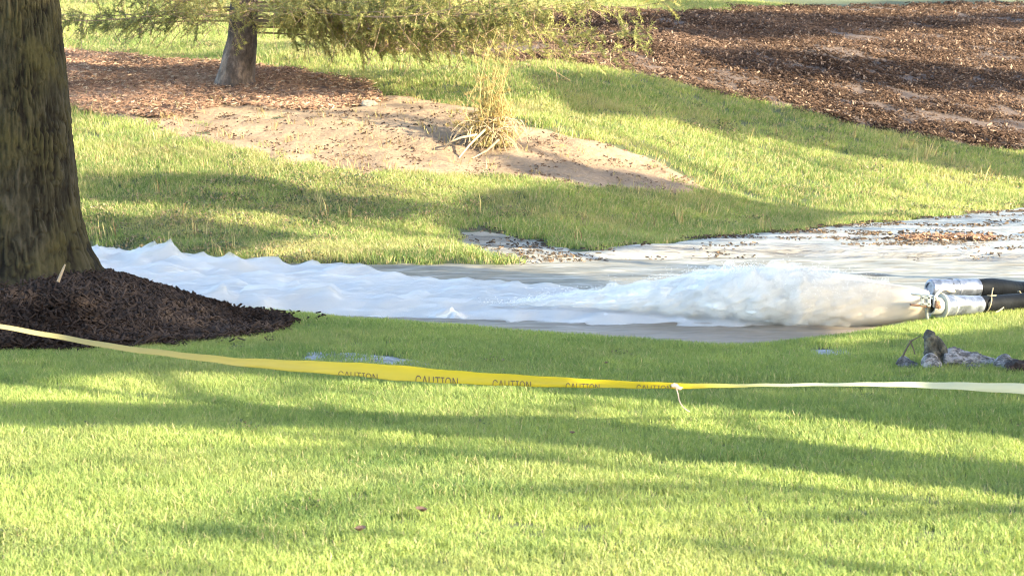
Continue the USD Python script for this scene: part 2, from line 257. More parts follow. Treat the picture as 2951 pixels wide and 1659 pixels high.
M['spruce_bark'] = ramped('spruce_bark', [(0.34, (0.022, 0.017, 0.015)), (0.5, (0.085, 0.064, 0.054)), (0.64, (0.21, 0.16, 0.13))], 5.0, fine=18, bump=0.03, stretch=(1, 1, 0.6))
M['twig_brown'] = plain('spruce_twig', (0.22, 0.16, 0.10), 0.85, var=0.4, scale=6)
M['needle'] = leafy('spruce_needle', (0.085, 0.115, 0.045), (0.37, 0.35, 0.14), (0.30, 0.24, 0.09), 0.08, trans=0.35, patch=0.6, spec=0.1)
M['tree_leaf'] = leafy('tree_leaf', (0.04, 0.07, 0.02), (0.08, 0.12, 0.03), (0.12, 0.12, 0.04), 0.1, trans=0.15)
M['water'] = mat('muddy_water', {'g': ('geometry', {}), 's': ('separate_xyz', {}), 'ty': ('map_range', {'from_min': 27.2, 'from_max': 25.4, 'to_max': 0.85, 'clamp': True}), 'tn': ('mix', {'color2': (0.21, 0.16, 0.115)}), 'k': ('mapping', {'scale': (0.7, 3.2, 1)}), 'n': ('noise_texture', {'scale': 1.6, 'detail': 5.0, 'roughness': 0.6, 'distortion': 0.6}), 'w': ('noise_texture', {'scale': 5.0, 'detail': 4.0}),
                                 'r': ('rgb_ramp', {'ramp': [(0.34, (0.085, 0.080, 0.064)), (0.46, (0.135, 0.128, 0.105)), (0.56, (0.19, 0.182, 0.155)), (0.66, (0.30, 0.295, 0.27))]}),
                                 'b': ('bump', {'strength': 0.35, 'distance': 0.02}), 'p': ('principled_bsdf', {'roughness': 0.35, 'ior': 1.33, 'specular_ior_level': 0.06})},
                 [('g.position', 's.vector'), ('s.y', 'ty.value'), ('ty.result', 'tn.fac'), ('r.color', 'tn.color1'), ('tn.color', 'p.base_color'), ('g.position', 'k.vector'), ('k.vector', 'n.vector'), ('k.vector', 'w.vector'), ('n.fac', 'r.fac'), ('w.fac', 'b.height'), ('b.normal', 'p.normal')])
M['foam'] = mat('foam', {'g': ('geometry', {}), 's': ('separate_xyz', {}), 'mr': ('map_range', {'from_min': 1.8, 'from_max': 3.5, 'clamp': True}), 'n': ('noise_texture', {'scale': 1.8, 'detail': 4.0}), 'n1': ('math', {'math_type': 'multiply_add', 'value2': 1.2, 'value3': 0.3, 'use_clamp': True}), 'q': ('math', {'math_type': 'multiply'}),
                         'k': ('mapping', {'scale': (0.55, 1.5, 2.5)}), 'm': ('noise_texture', {'scale': 2.4, 'detail': 5.0, 'roughness': 0.55, 'distortion': 0.8}), 'r': ('rgb_ramp', {'ramp': [(0.30, (0.36, 0.39, 0.38)), (0.42, (0.45, 0.475, 0.49)), (0.55, (0.52, 0.54, 0.555))]}),
                         'c': ('mix_color', {'b': (0.52, 0.42, 0.29)}), 'b': ('bump', {'strength': 0.45, 'distance': 0.03}), 'w': ('noise_texture', {'scale': 6.0, 'detail': 5.0, 'distortion': 1.0}), 'p': ('diffuse_bsdf', {})},
                [('g.position', 's.vector'), ('s.x', 'mr.value'), ('g.position', 'n.vector'), ('n.fac', 'n1.value1'), ('mr.result', 'q.value1'), ('n1.value', 'q.value2'), ('q.value', 'c.fac'), ('g.position', 'k.vector'), ('k.vector', 'm.vector'), ('m.fac', 'r.fac'), ('r.color', 'c.a'), ('c.result', 'p.color'),
                 ('g.position', 'w.vector'), ('w.fac', 'b.height'), ('b.normal', 'p.normal')])
def mist_mat(a, k, white=(0.80, 0.81, 0.80)):
    """thin veil of spray: white water, partly see-through, patchy"""
    return mat(f'spray_veil_{k}', {'g': ('geometry', {}), 's': ('separate_xyz', {}), 'mr': ('map_range', {'from_min': 1.8, 'from_max': 3.6, 'clamp': True}), 'c': ('mix_color', {'a': white, 'b': (0.74, 0.66, 0.54)}),
        'mp': ('mapping', {'location': (k * 3.1, k * 1.7, 0)}), 'n': ('noise_texture', {'scale': 5.0, 'detail': 5.0}), 'al': ('map_range', {'from_min': 0.3, 'from_max': 0.62, 'to_min': a * 0.4, 'to_max': min(1, a * 1.5), 'clamp': True}),
        'd': ('diffuse_bsdf', {}), 't': ('translucent_bsdf', {}), 'm': ('mix_closure', {'fac': 0.4}), 'tr': ('transparent_bsdf', {}), 'x': ('mix_closure', {})},
        [('g.position', 's.vector'), ('s.x', 'mr.value'), ('mr.result', 'c.fac'), ('c.result', 'd.color'), ('c.result', 't.color'), ('g.position', 'mp.vector'), ('mp.vector', 'n.vector'), ('n.fac', 'al.value'), ('al.result', 'x.fac'),
         ('d.BSDF', 'm.closure1'), ('t.BSDF', 'm.closure2'), ('tr.BSDF', 'x.closure1'), ('m.closure', 'x.closure2')], surface='x.closure')

# ------------------------------------------------------------------ ground
def sheet(xs, ys, zz, keep=None):
    """height field over the grid xs, ys (zz rows = y); keep = mask of vertices"""
    ny, nx = zz.shape; X, Y = np.meshgrid(xs, ys); v = np.stack([X, Y, zz], -1).reshape(-1, 3)
    i, j = np.meshgrid(np.arange(ny - 1), np.arange(nx - 1), indexing='ij'); a = i * nx + j
    q = np.stack([a, a + 1, a + nx + 1, a + nx], -1).reshape(-1, 4)
    if keep is not None:
        k = keep.ravel(); q = q[k[q].any(1)]; used = np.unique(q); m = np.full(len(v), -1); m[used] = np.arange(len(used)); v, q = v[used], m[q]
    return v, np.vstack([q[:, [0, 1, 2]], q[:, [0, 2, 3]]])
ext = lambda a, b, s, r: np.cumsum(np.r_[a, [s * r ** k for k in range(1, 40)]])
left = RX0 - np.cumsum([0.25 * 1.25 ** k for k in range(1, 20)])[::-1]; right = RX1 + np.cumsum([0.25 * 1.25 ** k for k in range(1, 20)])
fx = np.r_[left, np.arange(RX0, RX1 + 1e-6, 0.15), right]
fy = np.r_[RY0 - np.cumsum([0.25 * 1.25 ** k for k in range(1, 18)])[::-1], np.arange(RY0, RY1 + 1e-6, 0.15), RY1 + np.cumsum([0.25 * 1.25 ** k for k in range(1, 20)])]
FX, FY = np.meshgrid(fx, fy)
inner = (FX >= RX0) & (FX <= RX1) & (FY >= RY0) & (FY <= RY1)
fz = np.where(inner, height(np.clip(FX, RX0, RX1), np.clip(FY, RY0, RY1)), base_z(np.clip(FX, RX0, RX1), FY) + 0.0)
blend = height(np.clip(FX, RX0, RX1), np.clip(FY, RY0, RY1))
edge = np.maximum(np.maximum(RX0 - FX, FX - RX1), np.maximum(RY0 - FY, FY - RY1))
fz = np.where(edge > 0, blend * (1 - sstep(edge, 0, 6)) + fz * sstep(edge, 0, 6), fz)
tag(obj('ground', sheet(fx, fy, fz), M['soil'], smooth=True), 'green lawn ground sloping down to the stream', 'ground', kind='structure')
def zone(name, f, mat_, label, lift, res, rough=0.0, rscale=0.2, seed=0, cut=0.0, margin=0.1, stretch=None):
    s = F[f]; X0, X1, Y0, Y1 = GX[s.values > cut].min() - .2, GX[s.values > cut].max() + .2, GY[s.values > cut].min() - .2, GY[s.values > cut].max() + .2
    xs, ys = np.arange(X0, X1, res), np.arange(Y0, Y1, res); X, Y = np.meshgrid(xs, ys); d = sample(s, X, Y) - cut
    z = height(X, Y) - 0.03 + (lift + 0.03) * sstep(d, -margin, margin * 1.5)
    if rough: z = z + rough * sstep(d, 0, 0.4) * n2(X, Y, rscale, seed, 4, stretch)
    return tag(obj(name, sheet(xs, ys, z, d > -margin), mat_, smooth=True), label, name.replace('_', ' '), kind='structure')
zone('sandy_bank', 'sand', M['sand'], 'bare tan sand bank below the conifer and the dry bush', 0.03, 0.05, 0.06, 0.45, 21)
zone('needle_litter_ground', 'litter', M['litter'], 'red brown needle litter round the foot of the conifer', 0.045, 0.06, 0.05, 0.3, 22)
zone('bark_mulch_bed', 'bed', M['bed'], 'wide brown bark mulch bed up the slope at the right', 0.04, 0.09, 0.07, 0.5, 23)
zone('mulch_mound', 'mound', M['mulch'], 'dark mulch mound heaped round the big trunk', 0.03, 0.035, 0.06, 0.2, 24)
zone('silt_flat', 'mud', M['mud'], 'pale wet silt flat with debris beyond the stream at the right', 0.02, 0.05, 0.035, 0.6, 25, stretch=0.25)
zone('silt_puddle', 'puddle', M['puddle'], 'small grey silt patches in the near lawn', 0.012, 0.03, 0.02, 0.15, 26, margin=0.05)

# ------------------------------------------------------------------ water
def water():
    res = 0.06; xs, ys = np.arange(-10, 14, res), np.arange(23.5, 40, res); X, Y = np.meshgrid(xs, ys)
    d = sample(F['stream'], X, Y)
    z = 0.0 + 0.032 * n2(X, Y, 0.8, 31, 4, 0.26) + 0.016 * n2(X, Y, 0.25, 32, 3, 0.09)
    return sheet(xs, ys, z, (d > -0.5))
tag(obj('water', water(), M['water'], smooth=True), 'muddy brown grey water sheet of the stream behind the foam', 'water', kind='structure')
foam_poly = poly_z([(-600, 642), (210, 645), (500, 674), (800, 692), (1100, 712), (1400, 737), (1500, 742), (1600, 738), (1750, 722), (1950, 712), (2150, 730), (2300, 770), (2310, 800), (2150, 812), (1850, 820), (1500, 814), (1100, 802), (800, 795), (640, 792), (0, 800), (-600, 800)])
foam_sdf = sdf_of(foam_poly, 0.22, 0.7, 33); ff = field(foam_sdf)
def foam_z(X, Y):
    d = sample(ff, X, Y)
    H = np.interp(X, [-9, -3.4, -1.6, 0, 2, 3.6], [0.27, 0.23, 0.16, 0.13, 0.11, 0.05])
    wx = X + 0.25 * n2(X, Y, 0.8, 36, 2); wy = Y + 0.2 * n2(X, Y, 0.8, 37, 2)
    bil = np.abs(n2(wx, wy, 1.1, 34, 2, 0.7)); bil2 = np.abs(n2(wx, wy, 0.45, 35, 1, 0.35)); bil3 = np.abs(n2(wx, wy, 0.2, 62, 1, 0.16))
    lump = 0.26 * bil + 0.42 * bil2 + 0.46 * bil3 + 0.14
    big = 0.5 + 0.6 * n2(X, Y, 1.6, 38, 2)
    crest = np.zeros(np.shape(X))
    for px, py, Yc, h, w in ((172, 244, 31.2, 0.22, 0.20), (156, 247, 31.4, 0.10, 0.10), (140, 247, 31.6, 0.11, 0.12), (118, 244, 31.4, 0.10, 0.10), (98, 243, 31.6, 0.14, 0.13), (205, 258, 31.5, 0.08, 0.15), (232, 262, 31.0, 0.07, 0.12), (388, 306, 26.6, 0.10, 0.12), (455, 300, 27.0, 0.10, 0.15), (330, 290, 28.0, 0.12, 0.2)):
        c = at_y(px, py, Yc); dx = X - c[0] + 0.3 * (Y - c[1]) + 0.05 * n2(X, Y, 0.2, 61, 2); crest = crest + h * np.exp(-np.where(dx < 0, -dx / (w * 1.5), dx / (w * 0.28)) - np.abs(Y - c[1]) / (w * 1.3)) * (d > 0)
    g = np.random.default_rng(640)
    for cx, cy, h, w in zip(g.uniform(-5.5, 2.2, 90), g.uniform(25.6, 33, 90), 0.03 + 0.09 * g.random(90) ** 2, 0.06 + 0.14 * g.random(90)):
        k = (np.abs(X - cx) < w * 6) & (np.abs(Y - cy) < w * 5)
        if not k.any(): continue
        dx = X[k] - cx + 0.4 * (Y[k] - cy) + 0.04 * n2(X[k], Y[k], 0.15, 61, 2); crest[k] += h * np.exp(-np.where(dx < 0, -dx / (w * 1.6), dx / (w * 0.4)) - np.abs(Y[k] - cy) / (w * 1.2))
    return -0.03 + sstep(d, -0.1, 0.55) * H * (0.42 + 1.25 * lump * big) + crest * (d > 0)
def foam_veils():
    """thin spray drifting just over the foam, three loose layers"""
    out = []
    for k in range(3):
        res = 0.06; xs, ys = np.arange(-9, 3.4, res), np.arange(24.6, 35, res); X, Y = np.meshgrid(xs, ys); d = sample(ff, X, Y)
        z = foam_z(X, Y) + (0.014 + 0.020 * k) * (0.5 + np.abs(n2(X, Y, 0.28, 63 + k, 2)) * 2.0) * sstep(d, 0.0, 0.5) * np.interp(X, [-9, -3, 3.4], [1.3, 1.0, 0.6])
        out.append(sheet(xs, ys, z, d > -0.02 - 0.04 * k))
    return join(out)
def foam():
    res = 0.04; xs, ys = np.arange(-9, 3.7, res), np.arange(24, 36, res); X, Y = np.meshgrid(xs, ys); d = sample(ff, X, Y)
    return sheet(xs, ys, foam_z(X, Y), d > -0.12)
tag(obj('foam', foam(), M['foam'], smooth=True), 'white churning foam rushing along the stream', 'foam', kind='stuff')
JET = dict(x=[3.52, 3.42, 2.95, 2.44, 2.0, 1.6, 1.1, 0.5, -0.2], R=[0.11, 0.145, 0.205, 0.245, 0.24, 0.205, 0.16, 0.11, 0.05], y=[26.30, 26.35, 26.5, 26.65, 26.8, 26.95, 27.1, 27.3, 27.5], z=[0.19, 0.18, 0.17, 0.19, 0.18, 0.15, 0.10, 0.06, 0.0])
def jet_shell(k, seed):
    """billowing surface of the gush at k times its radius"""
    n, s = 260, 110; xs = np.linspace(3.52, -0.2, n); R = np.interp(xs[::-1], JET['x'][::-1], JET['R'][::-1])[::-1]
    yc, zc = (np.interp(xs[::-1], JET['x'][::-1], JET[q][::-1])[::-1] for q in 'yz')
    A = np.arange(s) * 2 * np.pi / s; Xm, Am = np.meshgrid(xs, A, indexing='ij'); Rm = R[:, None] * np.ones_like(Am)
    dy, dz = np.cos(Am), np.sin(Am)
    p = np.stack([Xm * 2.4, dy * 0.9 + yc[:, None] * 2, dz * 0.9 + seed * 0.3], -1) @ np.linalg.qr(np.random.default_rng(5).normal(size=(3, 3)))[0]
    bil = 2.6 * np.abs(meshkit.fbm(p * 1.9 + 40, 2, 3) * 2 - 1) - 0.4; b2 = 3.0 * np.abs(meshkit.fbm(p * 4.2 + 90, 1, 5 + seed % 2) * 2 - 1) - 0.6; fine = meshkit.fbm(p * 9 + 60, 3, 4 + seed) * 2 - 1
    grow = sstep(3.5 - Xm, 0.0, 1.2); Rm = Rm * (1 + (k - 1) * (0.25 + 0.75 * grow)) * (0.96 + grow * (0.20 * bil + 0.05 * b2 + 0.05 * fine))
    v = np.stack([Xm + 0.05 * grow * fine, yc[:, None] + 1.5 * Rm * dy, zc[:, None] + Rm * dz], -1).reshape(-1, 3)
    i, j = np.meshgrid(np.arange(n - 1), np.arange(s), indexing='ij')
    q = np.stack([i * s + j, i * s + (j + 1) % s, (i + 1) * s + (j + 1) % s, (i + 1) * s + j], -1).reshape(-1, 4)
    return v, np.vstack([q[:, [0, 2, 1]], q[:, [0, 3, 2]]])
tag(obj('spray', foam_veils(), mist_mat(0.28, 9, (0.57, 0.585, 0.595)), smooth=True), 'thin white spray drifting low over the churning foam', 'spray', kind='stuff')
M['jet'] = mat('gushing_water', {'g': ('geometry', {}), 's': ('separate_xyz', {}), 'mr': ('map_range', {'from_min': 2.2, 'from_max': 3.5, 'clamp': True}), 'c': ('mix_color', {'a': (0.78, 0.79, 0.78), 'b': (0.66, 0.55, 0.41)}), 'p': ('diffuse_bsdf', {})}, [('g.position', 's.vector'), ('s.x', 'mr.value'), ('mr.result', 'c.fac'), ('c.result', 'p.color')])
M['drop'] = mat('water_drop', {'d': ('diffuse_bsdf', {'color': (0.85, 0.85, 0.84)}), 't': ('translucent_bsdf', {'color': (0.85, 0.85, 0.84)}), 'm': ('mix_closure', {'fac': 0.5})}, [('d.BSDF', 'm.closure1'), ('t.BSDF', 'm.closure2')], surface='m.closure')
def drops(c, rad, seed):
    g = np.random.default_rng(seed); n = len(c); o = np.array([[1, 1, 1], [1, -1, -1], [-1, 1, -1], [-1, -1, 1]], float) / 1.7; f0 = np.array([[0, 1, 2], [0, 3, 1], [0, 2, 3], [1, 3, 2]])
    v = c[:, None] + o[None] * (rad * (0.5 + g.random(n)))[:, None, None]; return v.reshape(-1, 3), (f0[None] + np.arange(n)[:, None, None] * 4).reshape(-1, 3)
def jet_drops():
    g = np.random.default_rng(44); n = 8000; x = 3.2 - 3.5 * g.random(n); R, yc, zc = (np.interp(x, JET['x'][::-1], JET[k][::-1]) for k in ('R', 'y', 'z'))
    a = np.pi / 2 + np.clip(g.normal(0, 0.7, n), -1.7, 1.7); puff = 0.92 + 0.35 * n2(x, a * 0.25, 0.22, 45, 3); rr = R * (puff + 0.08 + np.abs(g.normal(0, 0.17, n)) * sstep(3.5 - x, 0.1, 1.0)) ; rise = np.abs(g.normal(0, 0.03, n)) * (g.random(n) < 0.3)
    c = np.stack([x, yc + 1.5 * rr * np.cos(a), zc + rr * np.sin(a) + rise], -1); return c[c[:, 2] > 0.02]
jet = thing('water_jet', 'white and tan water gushing left out of the hose ends', 'water jet', (3.5, 26.45, 0.0))
obj('jet_core', jet_shell(0.78, 0), M['jet'], jet, smooth=True)
for k, a_ in enumerate((0.46, 0.36, 0.26, 0.16, 0.09)):
    obj('spray_veil', jet_shell(0.85 + 0.085 * k, k + 1), mist_mat(a_, k), jet, smooth=True)
tag(obj('spray_drops', drops(jet_drops(), 0.0038, 48), M['drop'], jet), kind='stuff')

# ------------------------------------------------------------------ grass and other ground cover
def blades(n, radius, h, w, lean, seed, tip=True, bend=0.5):
    """n blades, each a bent strip of three triangles"""
    r = np.random.default_rng(seed); R = radius * np.sqrt(r.random(n)); A = r.random(n) * 2 * np.pi
    base = np.stack([R * np.cos(A), R * np.sin(A), np.full(n, -0.01)], 1)
    H = h * (0.55 + 0.6 * r.random(n)); az = r.random(n) * 2 * np.pi; L = lean * (0.2 + r.random(n))
    side = np.stack([-np.sin(az), np.cos(az), np.zeros(n)], 1); az2 = az + r.normal(0, 0.8, n)
    fwd = np.stack([np.cos(az2), np.sin(az2), np.zeros(n)], 1); W = w * (0.7 + 0.6 * r.random(n))
    mid = base + fwd * (L * H * (1 - bend))[:, None] * 0.5 + np.array([0, 0, 1.0]) * (H * 0.6)[:, None]
    top = base + fwd * (L * H)[:, None] + np.array([0, 0, 1.0]) * (H * np.sqrt(np.maximum(0.1, 1 - (L * 0.7) ** 2)))[:, None]
    v = np.stack([base - side * W[:, None] / 2, base + side * W[:, None] / 2, mid + side * W[:, None] * 0.4, mid - side * W[:, None] * 0.4, top], 1).reshape(-1, 3)
    k = np.arange(n)[:, None] * 5
    return v, np.vstack([k + [0, 1, 2], k + [0, 2, 3], k + [3, 2, 4]])
def quats(yaw, nx, ny, nz):
    """rotation taking z to the normal, after a turn about z"""
    q0 = np.stack([np.cos(yaw / 2), 0 * yaw, 0 * yaw, np.sin(yaw / 2)], 1)
    w = 1 + nz; q1 = np.stack([w, -ny, nx, 0 * w], 1); q1 /= np.linalg.norm(q1, axis=1, keepdims=True)
    a, b = q1, q0
    return np.stack([a[:, 0] * b[:, 0] - a[:, 1] * b[:, 1] - a[:, 2] * b[:, 2] - a[:, 3] * b[:, 3], a[:, 0] * b[:, 1] + a[:, 1] * b[:, 0] + a[:, 2] * b[:, 3] - a[:, 3] * b[:, 2],
                     a[:, 0] * b[:, 2] - a[:, 1] * b[:, 3] + a[:, 2] * b[:, 0] + a[:, 3] * b[:, 1], a[:, 0] * b[:, 3] + a[:, 1] * b[:, 2] - a[:, 2] * b[:, 1] + a[:, 3] * b[:, 0]], 1)
def scatter(name, label, cat, protos, proto_name, mat_, pos, scale, seed, tilt=True, jitter=0.0, smooth=False):
    r = np.random.default_rng(seed); path = '/World/' + numbered('/World', name)
    pi = UsdGeom.PointInstancer.Define(stage, path); tag(pi, label, cat, kind='stuff'); rel = pi.CreatePrototypesRel()
    for m in protos:
        p = f'{path}/{numbered(path, proto_name)}'; mm = usdkit.mesh(stage, p, m, mat_, smooth=smooth); rel.AddTarget(p); tone(mm)
    n = len(pos); e = 0.15; x, y = pos[:, 0], pos[:, 1]
    sx, sy = (height(x + e, y) - height(x - e, y)) / (2 * e), (height(x, y + e) - height(x, y - e)) / (2 * e)
    if not tilt: sx, sy = sx * 0.3, sy * 0.3
    if jitter: sx, sy = sx + r.normal(0, jitter, n), sy + r.normal(0, jitter, n)
    l = np.sqrt(1 + sx ** 2 + sy ** 2); q = quats(r.random(n) * 2 * np.pi, -sx / l, -sy / l, 1 / l)
    qh = Vt.QuathArray(n)
    for i in range(n): qh[i] = Gf.Quath(float(q[i, 0]), float(q[i, 1]), float(q[i, 2]), float(q[i, 3]))
    sc = np.broadcast_to(np.asarray(scale, float), (n,))
    pi.CreatePositionsAttr(Vt.Vec3fArray.FromNumpy(pos.astype(np.float32))); pi.CreateOrientationsAttr(qh)
    pi.CreateScalesAttr(Vt.Vec3fArray.FromNumpy(np.repeat(sc[:, None], 3, 1).astype(np.float32)))
    pi.CreateProtoIndicesAttr(Vt.IntArray.FromNumpy(r.integers(0, len(protos), n).astype(np.int32)))
    return pi
def spread(spacing, y0, y1, margin, seed, xmax=99):
    """jittered points over the part of the land the picture can see, and a little beside it"""
    r = np.random.default_rng(seed); xs = np.arange(RX0 + .3, RX1 - .3, spacing); ys = np.arange(y0, y1, spacing); X, Y = np.meshgrid(xs, ys)
    X = X + r.uniform(-.5, .5, X.shape) * spacing; Y = Y + r.uniform(-.5, .5, Y.shape) * spacing
    k = (np.abs(X) < Y * 0.166 + margin); X, Y = X[k], Y[k]
    return X, Y, r
def bare(x, y, extra=0.0):
    """how far inside a bare zone (positive) or outside it"""
    b = np.maximum.reduce([sample(F[k], x, y) - (0.15 if k == 'stream' else 0) for k in ('stream', 'mud', 'sand', 'litter', 'bed', 'mound')])
    return np.maximum(b, np.where((np.sin(x * 91.7) * 4375.5) % 1 < 0.72, sample(F['puddle'], x, y), -1))
def lawn():
    P, S = [], []
    for sp, y0, y1 in ((0.13, 12.6, 27), (0.15, 27, 40), (0.2, 40, 66)):
        X, Y, r = spread(sp, y0, y1, 1.3, int(y0)); b = bare(X, Y)
        keep = b + r.normal(0, 0.07, len(X)) < -0.03
        X, Y = X[keep], Y[keep]; z = height(X, Y)
        P.append(np.stack([X, Y, z], 1)); S.append((0.82 + 0.45 * (n2(X, Y, 0.7, 51, 3)) + 0.25 * r.random(len(X))) * np.where(Y > 33, 1.25, 1.0))
    return np.vstack(P), np.concatenate(S)
pos, sc = lawn()
print('lawn tufts', len(pos))
near = pos[:, 1] < 30
scatter('grass', 'green mown lawn grass in front of the stream', 'grass', [blades(120, 0.13, 0.066, 0.0056, 0.75, 100 + k) for k in range(12)], 'grass_tuft', M['grass'], pos[near], sc[near], 60)
scatter('rough_grass', 'rough uneven grass with dry patches on the far bank', 'grass', [blades(80, 0.13, 0.080, 0.0066, 0.85, 120 + k) for k in range(12)], 'grass_tuft', M['rough_grass'], pos[~near], sc[~near], 64)

# ------------------------------------------------------------------ trees that shade the scene, to the right of the frame
SHADE = [  # outlines of the shade as it lies on the ground, picture points 2576 wide
    [(640, 795), (1500, 840), (1850, 866), (2050, 884), (2330, 852), (2576, 828), (2800, 812), (2800, 1150), (2576, 1112), (2200, 1078), (1800, 1032), (1300, 985), (900, 965), (400, 935), (0, 962), (-300, 962), (-300, 800)],
    [(1000, 1055), (1500, 1066), (2000, 1122), (2576, 1178), (2900, 1210), (2900, 1300), (2576, 1255), (2300, 1225), (2000, 1192), (1700, 1160), (1300, 1112), (800, 1085), (0, 1078), (-300, 1078), (-300, 1010), (0, 1020), (500, 1030)],
    [(0, 600), (480, 655), (1000, 664), (1200, 700), (1350, 760), (1500, 835), (640, 795), (-300, 800), (-300, 600)],
    [(1200, 490), (1800, 486), (2130, 540), (1900, 600), (1450, 640), (1180, 620), (1080, 560)],
    [(200, 550), (500, 560), (760, 600), (480, 655), (210, 612)],
    [(1180, 386), (1450, 420), (1790, 478), (1500, 478), (1300, 436)],
    [(1300, 190), (1640, 192), (1900, 260), (2300, 340), (2576, 392), (2800, 420), (2800, 520), (2576, 455), (2200, 400), (1800, 330), (1450, 290)],
    [(1700, 125), (2150, 150), (2576, 190), (2800, 200), (2800, 260), (2576, 240), (2100, 205), (1800, 170)],
    [(1640, 30), (2300, 50), (2576, 40), (2576, 70), (2200, 85), (1800, 110), (1640, 90)],
    [(1640, 2), (2576, 2), (2576, 11), (2100, 22), (1640, 30)],
    [(200, 440), (560, 440), (900, 500), (1100, 520), (1000, 560), (600, 530), (200, 510)],
]
VPL = 15.0; TX, TY = -4.13, 25.45
def shade_trees():
    r = np.random.default_rng(71); hd = np.array([math.cos(SUN_AZ), math.sin(SUN_AZ)]); side = np.array([-hd[1], hd[0]])
    leaves = []
    for k, pl in enumerate(SHADE):
        g = poly_g(pl); P = shapely.Polygon(g).buffer(0); x0, y0, x1, y1 = P.bounds
        n = int(190 * (x1 - x0) * (y1 - y0))
        x, y = r.uniform(x0, x1, n), r.uniform(y0, y1, n); ins = shapely.contains_xy(P, x, y); x, y = x[ins], y[ins]
        # thin, ragged foliage: some sun gets through
        keep = n2(x, y, 0.8, 72 + k, 3) + r.normal(0, 0.12, len(x)) > -0.55
        x, y = x[keep], y[keep]; z = height(x, y)
        v = (x - 0) * hd[0] + (y - 25) * hd[1]; vl = VPL + r.uniform(-0.9, 0.9, len(x)) + np.where(y > 34, 1.5, 0)
        t = (vl - v) / math.cos(SUN_EL)
        leaves.append(np.stack([x, y, z], 1) + t[:, None] * SUN)
    m = 60000; x, y = r.uniform(-9, 11, m), r.uniform(12.5, 60, m); k = np.abs(x) < y * 0.166 + 1.0; x, y = x[k], y[k]           # loose sprays: soft dapples
    uu, vv = x * side[0] + (y - 25) * side[1], x * hd[0] + (y - 25) * hd[1]; k = (n2(uu, vv, 0.55, 77, 3, 2.2) + r.normal(0, .08, len(x)) > 0.25) & (r.random(len(x)) < 0.30); x, y = x[k], y[k]
    v = x * hd[0] + (y - 25) * hd[1]; leaves.append(np.stack([x, y, height(x, y)], 1) + ((VPL + 11 + r.uniform(-0.9, 0.9, len(x)) - v) / math.cos(SUN_EL))[:, None] * SUN)
    m = 5200; a, zz = r.uniform(-1.2, 1.8, m), np.abs(r.uniform(0.3, 3.0, m)); keep = r.random(m) > sstep(zz, 2.2, 2.7) * 0.8     # and on the big trunk
    P = np.stack([TX + 0.55 * np.cos(a + SUN_AZ), TY + 0.55 * np.sin(a + SUN_AZ), zz], 1)[keep]
    v = P[:, 0] * hd[0] + (P[:, 1] - 25) * hd[1]; leaves.append(P + ((VPL + r.uniform(-0.9, 0.9, len(P)) - v) / math.cos(SUN_EL))[:, None] * SUN)
    m = 2600; P = np.stack([r.uniform(-6.6, -2.6, m), r.uniform(40.5, 43.5, m), r.uniform(2.0, 4.2, m)], 1); P = P[n2(P[:, 0], P[:, 2], 0.5, 70, 2) + r.normal(0, .1, m) > -0.25]      # and on the left boughs of the conifer
    v = P[:, 0] * hd[0] + (P[:, 1] - 25) * hd[1]; leaves.append(P + ((VPL + 1.5 + r.uniform(-0.9, 0.9, len(P)) - v) / math.cos(SUN_EL))[:, None] * SUN)
    L = np.vstack(leaves); u = L[:, 0] * side[0] + (L[:, 1] - 25) * side[1]
    return L, u, hd, side
L, U, hd, side = shade_trees()
V_ = L[:, 0] * hd[0] + (L[:, 1] - 25) * hd[1]
SPOTS = [(-5.0, 0), (1.4, 0), (7.5, 0), (12.5, 0), (17.5, 0), (23.0, 0), (-6.0, 11), (4.5, 11), (14.5, 11), (25.0, 11)]
ORD = ['nearest', 'second', 'third', 'fourth', 'fifth', 'sixth']
owner = np.argmin(np.stack([np.abs(U - u) + 20 * np.abs((V_ > VPL + 5) * 1.0 - (v > 0)) for u, v in SPOTS], 1), 1)
def cards(c, size, seed):
    r = np.random.default_rng(seed); n = len(c); a = r.normal(size=(n, 3)); a /= np.linalg.norm(a, axis=1, keepdims=True); b = np.cross(a, r.normal(size=(n, 3))); b /= np.linalg.norm(b, axis=1, keepdims=True)
    s = size * (0.6 + 0.8 * r.random(n))[:, None]
    v = np.stack([c - a * s, c + b * s * 0.5, c + a * s, c - b * s * 0.5], 1).reshape(-1, 3); k = np.arange(n)[:, None] * 4
    return v, np.vstack([k + [0, 1, 2], k + [0, 2, 3]])
